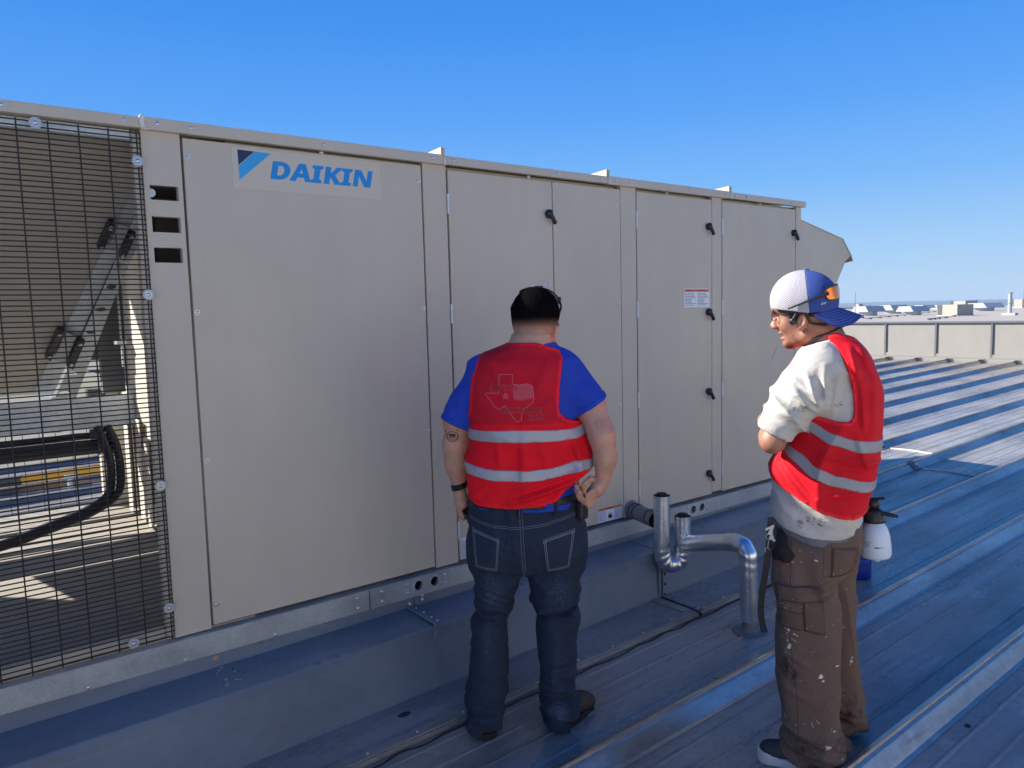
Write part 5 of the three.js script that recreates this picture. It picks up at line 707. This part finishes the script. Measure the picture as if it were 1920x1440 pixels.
  // --- brown work trousers, stained and spattered with paint
  const pTex = canvasTex(800, 1500, (c, w, h) => {       // x -0.18..0.26, y -0.02..0.95
    const X = x => (x + 0.18) / 0.44 * w, Y = y => (0.95 - y) / 0.97 * h; c.fillStyle = '#6a564b'; c.fillRect(0, 0, w, h);
    for (let i = 0; i < 22000; i++) { c.fillStyle = hash(i, 3, 11) > 0.5 ? 'rgba(140,112,90,0.12)' : 'rgba(30,20,14,0.14)'; c.fillRect(hash(i, 1, 11) * w, hash(i, 2, 11) * h, 2, 2 + 5 * hash(i, 4, 11)); }
    const blot = (x, y, rx, ry, col, n, s) => { for (let i = 0; i < n; i++) { const t = hash(i, 5, s) * 6.28, q = hash(i, 6, s); c.fillStyle = col; c.beginPath(); c.ellipse(X(x + Math.cos(t) * rx * q), Y(y + Math.sin(t) * ry * q), 6 + 16 * hash(i, 7, s), 5 + 12 * hash(i, 8, s), t, 0, 7); c.fill(); } };
    blot(-0.055, 0.39, 0.022, 0.035, 'rgba(18,14,12,0.10)', 60, 21); blot(-0.03, 0.36, 0.018, 0.03, 'rgba(18,14,12,0.08)', 40, 22); blot(0.0, 0.10, 0.08, 0.05, 'rgba(22,17,14,0.07)', 110, 23); blot(0.16, 0.12, 0.05, 0.09, 'rgba(20,15,12,0.09)', 120, 24); blot(-0.085, 0.82, 0.03, 0.03, 'rgba(18,14,12,0.10)', 60, 26);
    const st = (pts, d = 1) => { c.strokeStyle = 'rgba(36,24,16,0.85)'; c.lineWidth = 4; c.beginPath(); pts.forEach(([x, y], i) => i ? c.lineTo(X(x), Y(y)) : c.moveTo(X(x), Y(y))); c.stroke(); if (d) { c.translate(0, 9); c.strokeStyle = 'rgba(150,120,96,0.4)'; c.lineWidth = 2; c.stroke(); c.translate(0, -9); } };
    st([[-0.045, 0.86], [-0.045, 0.50], [-0.02, 0.30], [-0.01, 0.05]]); st([[0.063, 0.845], [0.060, 0.735]]); st([[0.086, 0.845], [0.090, 0.735], [0.060, 0.732]]);
    const dot = (x, y, r, s) => { c.fillStyle = `rgba(226,224,220,${0.75 + 0.25 * hash(s, 1, 2)})`; c.beginPath(); const n = 7 + (s % 4); for (let i = 0; i <= n; i++) { const a = i / n * 6.283, q = r * (0.55 + 0.8 * hash(i % n, s, 31)); c.lineTo(X(x) + Math.cos(a) * q * (1 + hash(s, 2, 3)), Y(y) + Math.sin(a) * q); } c.fill(); };
    const big = [[0.060, 0.370, 13], [0.066, 0.356, 7], [0.058, 0.376, 8], [0.085, 0.128, 12], [0.09, 0.129, 7], [0.038, 0.790, 5], [-0.035, 0.664, 5], [-0.037, 0.640, 4], [-0.045, 0.475, 9], [-0.048, 0.465, 7], [-0.062, 0.60, 4], [0.018, 0.63, 3], [0.112, 0.405, 6], [0.14, 0.775, 5], [-0.05, 0.53, 8], [-0.058, 0.55, 7], [-0.055, 0.575, 6], [-0.03, 0.517, 5], [-0.02, 0.512, 4], [0.105, 0.175, 6], [0.17, 0.33, 6], [0.172, 0.345, 5]];
    big.forEach(([x, y, r], i) => dot(x, y, r, i)); for (let i = 0; i < 150; i++) dot(-0.09 + 0.24 * hash(i, 1, 41), 0.06 + 0.80 * hash(i, 2, 41) ** 0.9, 0.7 + 2.0 * hash(i, 3, 41) ** 3, i); for (let i = 0; i < 90; i++) dot(-0.060 + 0.030 * (hash(i, 4, 41) - 0.5), 0.56 + 0.16 * (hash(i, 5, 41) - 0.5), 0.8 + 3.2 * hash(i, 6, 41) ** 3, i);
    c.strokeStyle = 'rgba(222,220,215,0.8)'; c.lineWidth = 3; for (const [x, y, dx, dy] of [[0.03, 0.205, 0.006, -0.02], [0.045, 0.215, 0.012, -0.012], [-0.07, 0.60, 0.012, -0.05], [-0.04, 0.50, 0.02, -0.01], [0.168, 0.345, -0.005, -0.03], [-0.06, 0.21, 0.004, -0.02]]) { c.beginPath(); c.moveTo(X(x), Y(y)); c.quadraticCurveTo(X(x + dx * 0.2), Y(y + dy * 0.7), X(x + dx), Y(y + dy)); c.stroke(); }
  });
  const puv = (x, y, z) => [(x + 0.18) / 0.44, (y + 0.02) / 0.97], brown = phys([1, 1, 1], { map: pTex, roughness: 0.93, bumpMap: tWeave, bumpScale: 0.0008 });
  const hips = loft([[0.70, -0.100, 0.150, -0.03, 0.150], [0.75, -0.108, 0.175, -0.03, 0.160], [0.82, -0.112, 0.197, -0.03, 0.165], [0.88, -0.110, 0.190, -0.03, 0.158], [0.91, -0.106, 0.182, -0.03, 0.155]], 2.3, 0.015);
  const legN = loft([[0.045, -0.060, 0.146, 0.070, 0.084], [0.085, -0.058, 0.143, 0.068, 0.084], [0.13, -0.060, 0.128, 0.066, 0.084], [0.20, -0.064, 0.124, 0.064, 0.082], [0.294, -0.082, 0.122, 0.062, 0.082], [0.35, -0.085, 0.121, 0.060, 0.083], [0.447, -0.089, 0.118, 0.055, 0.087], [0.54, -0.096, 0.116, 0.050, 0.092], [0.67, -0.105, 0.114, 0.042, 0.098], [0.76, -0.108, 0.120, 0.035, 0.100], [0.82, -0.11, 0.13, 0.03, 0.10]], 2.3, 0.015);
  const legF = loft([[0.055, 0.050, 0.218, -0.200, 0.082], [0.12, 0.055, 0.215, -0.200, 0.080], [0.28, 0.040, 0.196, -0.190, 0.080], [0.40, 0.030, 0.194, -0.180, 0.083], [0.545, 0.010, 0.192, -0.165, 0.090], [0.65, -0.03, 0.170, -0.145, 0.098], [0.75, -0.08, 0.182, -0.13, 0.10], [0.82, -0.09, 0.19, -0.12, 0.10]], 2.3, 0.015);
  const PC = [[0.115, 0.72, -0.02, 0.655, 0.012, 0.010], [0.12, 0.69, 0.01, 0.62, 0.010, -0.009], [0.12, 0.47, 0.0, 0.43, 0.012, 0.009], [-0.09, 0.46, 0.03, 0.40, 0.012, 0.008], [-0.09, 0.33, 0.04, 0.27, 0.012, 0.008], [0.12, 0.30, 0.03, 0.25, 0.012, 0.008], [-0.07, 0.165, 0.12, 0.130, 0.009, 0.012], [-0.06, 0.130, 0.13, 0.095, 0.008, -0.011], [-0.06, 0.100, 0.14, 0.070, 0.009, 0.012], [0.06, 0.15, 0.21, 0.12, 0.009, 0.010], [0.18, 0.70, 0.10, 0.63, 0.012, -0.008]];
  const pfold = (x, y, z) => { const cr = creases(x, y, PC); const an = clamp((0.20 - y) / 0.12, 0, 1), hp = Math.exp(-(((y - 0.66) / 0.08) ** 2)); return cr + 0.007 * (0.4 + an) * (fold(x * 1.2 + y * 0.4, y, z, 8, 14, 8, 76) - 0.5) + 0.030 * an * (fold(x, y + x * 0.35, z, 4, 17, 4, 71) - 0.5) + 0.022 * hp * (fold(x + y * 0.6, y, z, 7, 7, 5, 72) - 0.5) + 0.020 * (fold(x * 1.5 + y * 0.35, y * 0.7, z, 6, 3.5, 6, 73) - 0.5); };
  const pantsF = (x, y, z) => smin(smin(legN(x, y, z), legF(x, y, z), 0.010), hips(x, y, z), 0.04) - pfold(x, y, z);
  part('trousers', mesh(pantsF, [-0.16, 0.27, 0.01, 0.93, -0.32, 0.20], 0.0075, { uv: puv }), brown, man);
  const pkM = phys([1, 1, 1], { map: canvasTex(300, 300, (c, w, h) => { c.fillStyle = '#665247'; c.fillRect(0, 0, w, h); for (let i = 0; i < 4000; i++) { c.fillStyle = hash(i, 3, 12) > 0.5 ? 'rgba(140,112,90,0.14)' : 'rgba(30,20,14,0.16)'; c.fillRect(hash(i, 1, 12) * w, hash(i, 2, 12) * h, 2, 4); } c.strokeStyle = 'rgba(34,22,15,0.9)'; c.lineWidth = 3; for (const q of [8, 20]) c.strokeRect(q, q, w - 2 * q, h - 2 * q); for (let i = 0; i < 10; i++) { c.fillStyle = 'rgba(225,222,216,0.85)'; c.beginPath(); c.arc(hash(i, 5, 13) * w, hash(i, 6, 13) * h, 1 + 4 * hash(i, 7, 13), 0, 7); c.fill(); } }), roughness: 0.93, bumpMap: tWeave, bumpScale: 0.0008 });
  part('pocket_flap', patch(pantsF, [[-0.085, 0.640], [0.050, 0.640], [0.060, 0.690], [-0.092, 0.695]], 16, 6, 0.009), pkM, man);
  part('cargo_pocket', patch(pantsF, [[0.004, 0.535], [0.070, 0.520], [0.062, 0.642], [-0.004, 0.642]], 10, 14, 0.006), pkM, man);
  part('cargo_pocket', patch(pantsF, [[-0.078, 0.540], [-0.004, 0.535], [-0.006, 0.600], [-0.078, 0.605]], 10, 8, 0.005), pkM, man);
  part('back_pocket', patch(pantsF, [[0.085, 0.730], [0.165, 0.735], [0.172, 0.832], [0.090, 0.838]], 10, 10, 0.004), pkM, man);
  // --- canvas shoes with white rubber soles
  const soleF = (ax, az, bx_, bz) => (x, y, z) => { const dx = bx_ - ax, dz = bz - az, L = dx * dx + dz * dz, t = clamp(((x - ax) * dx + (z - az) * dz) / L, 0, 1); return smax(Math.hypot(x - ax - dx * t, z - az - dz * t) - (0.040 + 0.010 * Math.sin(t * 2.6)), Math.max(-0.002 - y, y - 0.030 - 0.012 * clamp((t - 0.85) / 0.15, 0, 1)), 0.005); };
  const upF = (ax, az, bx_, bz) => uni(0.03, capsule([ax, 0.050, az], [ax * 0.35 + bx_ * 0.65, 0.048, az * 0.35 + bz * 0.65], 0.042, 0.043), ell([bx_ * 0.94 + ax * 0.06, 0.040, bz * 0.94 + az * 0.06], [0.050, 0.030, 0.046]), capsule([ax + (bx_ - ax) * 0.15, 0.07, az], [ax + (bx_ - ax) * 0.2, 0.105, az], 0.044, 0.042));
  const canvasM = phys([0.045, 0.045, 0.055], { roughness: 0.9, bumpMap: tWeave, bumpScale: 0.001 }), rubber = phys([0.62, 0.61, 0.58], { roughness: 0.7 });
  for (const [ax, az, bx_, bz] of [[0.100, 0.066, -0.112, 0.082], [0.172, -0.205, -0.03, -0.215]]) { const s = part('shoe', mesh((x, y, z) => smax(upF(ax, az, bx_, bz)(x, y, z), 0.022 - y, 0.004), [bx_ - 0.07, ax + 0.07, 0, 0.17, az - 0.08, az + 0.09], 0.0055), canvasM, man); part('sole', mesh(soleF(ax, az, bx_, bz), [bx_ - 0.07, ax + 0.07, -0.012, 0.06, az - 0.08, az + 0.09], 0.0045), rubber, s); if (az > 0) part('side_stripe', patch(upF(ax, az, bx_, bz), [[-0.045, 0.052], [-0.008, 0.046], [-0.002, 0.056], [-0.040, 0.064]], 8, 3, 0.002), rubber, s); }
  // --- trucker cap worn backwards
  const capB = uni(0.02, ell([-0.014, 1.690, 0], [0.112, 0.106, 0.093], -0.16), ell([0.015, 1.685, 0], [0.085, 0.092, 0.090]));
  const capLine = x => 1.650 - 0.14 * (x + 0.03) + (x > 0.0 ? 0.14 * x * 1.1 : 0) ;
  const capF = (x, y, z) => smax(capB(x, y, z), capLine(x) - y, 0.003);
  const seam = (x, y) => x - (-0.008 + (1.79 - y) * 0.11);
  const net = mapTex(256, (u, v) => { const a = Math.sin(u * 6.2832 * 16), b = Math.sin(v * 6.2832 * 16 + (Math.floor(u * 16) % 2) * 3.14); return a * b > 0.25 ? [0.60, 0.60, 0.65] : [0.95, 0.945, 0.96]; }, true, 9);
  const wCap = phys([0.60, 0.59, 0.62], { map: net, roughness: 0.9, bumpMap: tWeave, bumpScale: 0.002 }), bCap = phys([0.034, 0.074, 0.29], { roughness: 0.85, bumpMap: tWeave, bumpScale: 0.0006 });
  const B = [-0.15, 0.13, 1.60, 1.83, -0.12, 0.12];
  const cap = part('cap_crown', mesh((x, y, z) => smax(capF(x, y, z), -seam(x, y), 0.001), B, 0.0042), bCap, man, 'blue front panel of the cap');
  part('mesh_panel', mesh((x, y, z) => smax(capF(x, y, z) - 0.0005, seam(x, y), 0.001), B, 0.0042, { uv: (x, y, z) => [Math.atan2(z, -x - 0.01) * 0.12, y] }), wCap, cap, 'white mesh rear panels of the cap');
  part('cap_button', new THREE.SphereGeometry(0.010, 14, 8).scale(1, 0.55, 1).translate(-0.004, 1.7955, 0), bCap, cap);
  part('eyelet', new THREE.TorusGeometry(0.0045, 0.0014, 6, 16).rotateY(0.35).translate(0.045, 1.735, 0.0805), bCap, cap);
  part('head_band', mesh((x, y, z) => smax(smax(capB(x, y, z) + 0.0010, -(capB(x, y, z) + 0.007), 0.001), Math.max(Math.abs(y - capLine(x) + 0.001) - 0.0085, x + 0.040), 0.001), B, 0.0036), M.black, cap);
  { // brim: curved sheet with thickness and rows of stitching
    const pos = [], idx = [], nu = 26, nv = 14, uvs = [];
    const P = (u, v) => { const z = u * 0.088, e = Math.sqrt(Math.max(0, 1 - (u * 0.97) ** 2)), ax = -0.004 + 0.104 * e, ay = 1.663 - 0.022 * (1 - e), L = 0.078 * Math.sqrt(Math.max(0, 1 - Math.abs(u) ** 2.6)) + 0.004; return [ax + v * L * 0.93, ay - v * L * 0.36 - u * u * (0.006 + 0.072 * v * L / 0.078), z * (1 + 0.04 * v)]; };
    for (const t of [0, 1]) for (let i = 0; i <= nu; i++) for (let j = 0; j <= nv; j++) { const q = P(i / nu * 2 - 1, j / nv); pos.push(q[0] - t * 0.0012, q[1] - t * 0.0036, q[2]); uvs.push(i / nu, j / nv); }
    const W = nv + 1, O = (nu + 1) * W; for (let i = 0; i < nu; i++) for (let j = 0; j < nv; j++) { const a = i * W + j, b = a + 1, c = a + W, d = c + 1; idx.push(a, c, b, b, c, d, O + a, O + b, O + c, O + b, O + d, O + c); if (j === nv - 1) idx.push(b, d, O + b, d, O + d, O + b); if (i === 0) idx.push(a, b, O + a, b, O + b, O + a); if (i === nu - 1) idx.push(c, O + c, d, d, O + c, O + d); }
    const g = new THREE.BufferGeometry(); g.setAttribute('position', new THREE.Float32BufferAttribute(pos, 3)); g.setAttribute('uv', new THREE.Float32BufferAttribute(uvs, 2)); g.setIndex(idx); g.computeVertexNormals();
    const st = canvasTex(256, 256, (c, w, h) => { c.fillStyle = '#32478f'; c.fillRect(0, 0, w, h); c.strokeStyle = '#8ea3dc'; c.lineWidth = 2.5; for (let k = 1; k < 7; k++) { c.beginPath(); c.moveTo(0, h - k * h / 7.2); c.lineTo(w, h - k * h / 7.2); c.stroke(); } });
    part('brim', g, phys([1, 1, 1], { map: st, roughness: 0.85 }), cap);
  }
  const emb = canvasTex(128, 48, (c, w, h) => { c.clearRect(0, 0, w, h); c.fillStyle = '#e8ecf6'; c.font = 'italic bold 34px sans-serif'; c.fillText('IRSA', 14, 36); c.fillRect(10, 39, 80, 4); });
  part('cap_lettering', patch(capB, [[0.040, 1.669], [0.066, 1.676], [0.066, 1.686], [0.040, 1.679]], 8, 4, 0.0012, -0.0012), phys([1, 1, 1], { map: emb, transparent: true, roughness: 0.8 }), cap);
  part('neck_cord', tube([[0.030, 1.560, 0.062], [0.070, 1.574, 0.055], [0.105, 1.590, 0.030], [0.118, 1.594, 0.0], [0.105, 1.59, -0.045]], 0.0028, 30, 8), M.black, man);
  shade(man);
  // --- things he wears or carries
  const put = g => { g.position.copy(man.position); g.rotation.y = man.rotation.y; return shade(g); };
  const sg = put(thing('sunglasses', 'black sunglasses with orange mirror lenses resting round the blue and white cap', 'sunglasses'));
  for (const s of [1, -1]) {
    part('temple_arm', [bar([-0.062, 1.6605, s * 0.094], [0.012, 1.690, s * 0.0985], 0.0030, 0.004), bar([0.012, 1.690, s * 0.0985], [0.066, 1.7105, s * 0.082], 0.0032, 0.0075)], M.black, sg);
    part('lens', lensGeo(s, 0, 0.0), phys([0.80, 0.20, 0.012], { roughness: 0.12, metalness: 0.75, clearcoat: 1 }), sg); part('rim', lensGeo(s, 0.0065, -0.0022), M.black, sg);
  }
  part('bridge', bar([0.1010, 1.724, 0.016], [0.1010, 1.724, -0.016], 0.003, 0.003), M.black, sg);
  function bar(a, b, rx, ry) { const g = cyl(a, b, 1, 1, 10); return cyl(a, b, rx, ry, 10); }
  function lensGeo(s, grow, inset) { // curved shield wrapping the crown
    const pos = [], idx = [], nu = 12, nv = 6; for (const t of [0, 1]) for (let i = 0; i <= nu; i++) for (let j = 0; j <= nv; j++) { const tt = i / nu, a = (0.14 - grow * 6 + (0.86 + grow * 9) * tt), r = 0.1025 + inset + t * 0.003, hh = (0.0215 + grow) * Math.pow(Math.max(0.02, 1 - Math.abs(2 * tt - 1) ** 5), 0.4) * (1.06 - 0.16 * tt), yc = 1.7185 - 0.012 * tt, yy = yc + (j / nv * 2 - 1) * hh; pos.push(0.002 + Math.cos(a) * r - (yy - 1.70) * 0.12, yy, s * Math.sin(a) * r * 0.96); }
    const W = nv + 1, O = (nu + 1) * W; for (let i = 0; i < nu; i++) for (let j = 0; j < nv; j++) { const a = i * W + j, b = a + 1, c = a + W, d = c + 1; idx.push(a, b, c, b, d, c, O + a, O + c, O + b, O + b, O + c, O + d); if (j === 0) idx.push(a, c, O + a, c, O + c, O + a); if (j === nv - 1) idx.push(b, O + b, d, d, O + b, O + d); if (i === 0) idx.push(a, O + a, b, b, O + a, O + b); if (i === nu - 1) idx.push(c, d, O + c, d, O + d, O + c); }
    const g = new THREE.BufferGeometry(); g.setAttribute('position', new THREE.Float32BufferAttribute(pos, 3)); g.setIndex(idx); const h = g.toNonIndexed(); h.computeVertexNormals(); h.setAttribute('uv', new THREE.Float32BufferAttribute(new Float32Array(h.attributes.position.count * 2), 2)); return h;
  }
  shade(sg);
  const gl = put(thing('safety_glasses', 'thin dark framed glasses worn by the person in the blue and white cap', 'glasses'));
  for (const s of [1, -1]) { part('temple_arm', tube([[-0.098, 1.648, s * 0.050], [-0.070, 1.640, s * 0.066], [-0.035, 1.630, s * 0.074]], 0.0022, 16, 6), M.black, gl); part('frame', new THREE.TorusGeometry(0.021, 0.0016, 8, 26).scale(1, 0.72, 1).rotateY(Math.PI / 2 - s * 0.35).translate(-0.1095, 1.634, s * 0.032), M.black, gl); part('lens', new THREE.CircleGeometry(0.020, 24).scale(1, 0.72, 1).rotateY(-Math.PI / 2 - s * 0.35).translate(-0.1095, 1.634, s * 0.032), phys([1, 1, 1], { transmission: 1, thickness: 0, roughness: 0.05 }), gl); }
  part('bridge', capG([-0.121, 1.640, 0.012], [-0.121, 1.640, -0.012], 0.0018), M.black, gl); shade(gl);
  const hs = put(thing('headset', 'black earpiece headset hooked behind the ear of the person in the cap', 'headset'));
  for (const s of [1, -1]) part('earpiece', [new THREE.SphereGeometry(0.012, 14, 10).scale(1, 1.1, 0.7).translate(-0.046, 1.617, s * 0.073), capG([-0.046, 1.624, s * 0.075], [-0.034, 1.648, s * 0.076], 0.0042)], M.black, hs);
  part('neck_loop', tube([[-0.036, 1.646, 0.076], [-0.010, 1.652, 0.081], [0.006, 1.620, 0.074], [0.012, 1.610, 0.066], [0.055, 1.602, 0.052], [0.090, 1.604, 0.0], [0.055, 1.602, -0.062], [0.006, 1.615, -0.076]], 0.0048, 50, 8), M.black, hs); shade(hs);
  const strap = put(thing('tool_lanyard', 'long black strap with a steel key clip hanging in front of the brown trousers', 'lanyard'));
  part('strap', ribbon([[-0.115, 0.905, 0.045], [-0.120, 0.82, 0.048], [-0.130, 0.72, 0.050], [-0.146, 0.60, 0.050], [-0.147, 0.53, 0.050], [-0.135, 0.470, 0.050]], 0.0115), M.black, strap);
  part('key_clip', [new THREE.TorusGeometry(0.010, 0.002, 8, 20).translate(-0.120, 0.838, 0.066), capG([-0.121, 0.828, 0.066], [-0.124, 0.800, 0.066], 0.003), new THREE.TorusGeometry(0.008, 0.0018, 8, 20, 4.2).translate(-0.126, 0.788, 0.066)], M.steel, strap);
  for (let i = 0; i < 5; i++) part('key', bx(-0.004, 0.004, -0.016, 0.016, 0, 0.0018).rotateZ(0.5 * (i - 2)).translate(-0.118 + 0.003 * i, 0.872 - 0.010 * i, 0.064 + 0.003 * i), M.steel, strap);
  function ribbon(pts, w) { const cv = new THREE.CatmullRomCurve3(pts.map(p => V3(...p))), sh = new THREE.Shape([[-0.0022, -w], [0.0022, -w], [0.0022, w], [-0.0022, w]].map(p => new THREE.Vector2(...p))); return new THREE.ExtrudeGeometry(sh, { steps: 40, extrudePath: cv, bevelEnabled: false }); }
  shade(strap);
  const glove = put(thing('work_glove', 'black glove with a red cuff edge tucked into the brown trousers hip pocket', 'glove'));
  const gz = (x, y) => { let z = 0.3; for (let i = 0; i < 50; i++) z -= pantsF(x, y, z) * 0.8; return z; }, G = [[-0.078, 0.872], [-0.066, 0.838], [-0.090, 0.800], [-0.070, 0.785], [-0.050, 0.795], [-0.040, 0.806]];
  const gF = uni(0.016, capsule([-0.078, 0.868, gz(-0.078, 0.868) + 0.004], [-0.072, 0.820, gz(-0.072, 0.82) + 0.012], 0.013, 0.022), capsule([-0.092, 0.800, gz(-0.09, 0.8) + 0.010], [-0.062, 0.792, gz(-0.06, 0.79) + 0.014], 0.014, 0.017), capsule([-0.06, 0.815, gz(-0.06, 0.815) + 0.012], [-0.042, 0.802, gz(-0.042, 0.80) + 0.012], 0.010, 0.008), capsule([-0.088, 0.80, gz(-0.088, 0.80) + 0.014], [-0.094, 0.785, gz(-0.09, 0.785) + 0.012], 0.010, 0.009));
  part('glove_body', mesh((x, y, z) => gF(x, y, z) - 0.006 * (fold(x * 4, y * 4, z * 4, 6, 6, 6, 51) - 0.5), [-0.13, 0.0, 0.74, 0.91, 0.05, 0.20], 0.0045), phys([0.012, 0.012, 0.013], { roughness: 0.9 }), glove);
  part('cuff_edge', capG([-0.088, 0.779, gz(-0.088, 0.779) + 0.012], [-0.060, 0.772, gz(-0.06, 0.772) + 0.014], 0.005), phys([0.5, 0.03, 0.02], { roughness: 0.7 }), glove); shade(glove);
  const spr = put(thing('pump_sprayer', 'white translucent pump sprayer with a black pump head at the hip of the capped person', 'sprayer'));
  {
    const c = [0.243, -0.085], q = (pts) => new THREE.LatheGeometry(pts.map(p => new THREE.Vector2(...p)), 40).translate(0, 0, 0);
    const put2 = g => g.rotateZ(0.06).translate(c[0], 0.745, c[1]);
    part('bottle', put2(q([[0.0, 0.004], [0.030, 0.003], [0.047, 0.008], [0.053, 0.020], [0.053, 0.050], [0.050, 0.085], [0.044, 0.112], [0.034, 0.130], [0.026, 0.140], [0.026, 0.146], [0, 0.146]])), phys([0.62, 0.71, 0.84], { roughness: 0.35 }), spr);
    part('base_nub', put2(new THREE.SphereGeometry(0.014, 14, 8).scale(1, 1, 1).translate(0.004, 0.002, 0)), phys([0.80, 0.83, 0.88], { roughness: 0.4 }), spr);
    part('collar', put2(q([[0, 0.138], [0.038, 0.138], [0.039, 0.146], [0.030, 0.176], [0.024, 0.186], [0, 0.186]])), M.black, spr);
    part('pump_head', put2(mergeGeometries([q([[0, 0.186], [0.018, 0.186], [0.021, 0.205], [0.017, 0.224], [0, 0.226]]), capG([0.01, 0.176, 0.012], [0.062, 0.166, 0.02], 0.0075), capG([0, 0.222, 0], [0.034, 0.226, 0.01], 0.0048), capG([-0.01, 0.20, 0.01], [-0.04, 0.165, 0.012], 0.006)].map(g => g.toNonIndexed()))), M.black, spr);
    part('nozzle', put2(capG([0.062, 0.166, 0.02], [0.072, 0.164, 0.022], 0.0055)), M.black, spr);
    part('hook', put2(tube([[-0.02, 0.18, 0.0], [-0.06, 0.19, 0.01], [-0.085, 0.165, 0.02]], 0.004, 16, 8)), M.black, spr);
    const lab = canvasTex(256, 128, (c2, w, h) => { c2.clearRect(0, 0, w, h); c2.fillStyle = 'rgba(60,66,80,0.75)'; for (let i = 0; i < 7; i++) c2.fillRect(4, 10 + i * 15, 74 + 10 * hash(i, 1, 1), 4); c2.fillStyle = '#b9b49a'; c2.fillRect(122, 34, 100, 74); c2.fillStyle = '#3b3d3a'; c2.fillRect(128, 40, 46, 12); c2.fillRect(128, 58, 30, 6); c2.fillRect(128, 70, 34, 5); c2.fillRect(180, 62, 30, 36); });
    const f = (x, y, z) => Math.hypot(x - c[0] + (y - 0.745) * 0.06, z - c[1]) - 0.0515;
    part('label', patch(f, [[c[0] - 0.050, 0.762], [c[0] + 0.036, 0.758], [c[0] + 0.032, 0.818], [c[0] - 0.050, 0.822]], 20, 6, 0.0012, -0.0012), phys([1, 1, 1], { map: lab, transparent: true, roughness: 0.5 }), spr);
    shade(spr);
  }
}
// blue jug on the roof behind him
{
  const jug = thing('blue_jug', 'dark blue plastic jug with a black cap on the roof behind the brown trousers', 'jug'); jug.position.set(4.27, 0.103, 0.84);
  const q = pts => new THREE.LatheGeometry(pts.map(p => new THREE.Vector2(...p)), 36); const bm = phys([0.008, 0.030, 0.26], { roughness: 0.4 });
  part('jug_body', q([[0, 0.0], [0.066, 0.0], [0.072, 0.008], [0.072, 0.075], [0.070, 0.085], [0.072, 0.095], [0.072, 0.25], [0.062, 0.30], [0.034, 0.335], [0.030, 0.355], [0, 0.355]]), bm, jug);
  for (let i = 0; i < 9; i++) part('embossed_letter', bx(-0.004, 0.004, -0.010, 0.010, 0, 0.003, 0.001).rotateZ(0.2 * ((i % 3) - 1)).translate(0, 0.112 + (i % 2) * 0.002, 0.0715).rotateY(-1.45 + i * 0.17), phys([0.03, 0.09, 0.42], { roughness: 0.4 }), jug);
  part('jug_cap', q([[0, 0.35], [0.034, 0.35], [0.034, 0.385], [0.028, 0.392], [0, 0.392]]), M.black, jug); part('jug_handle', tube([[0.034, 0.33, 0], [0.07, 0.335, 0], [0.085, 0.30, 0], [0.07, 0.255, 0]], 0.009, 20, 10), bm, jug);
  shade(jug);
}
renderer.render(scene, camera);
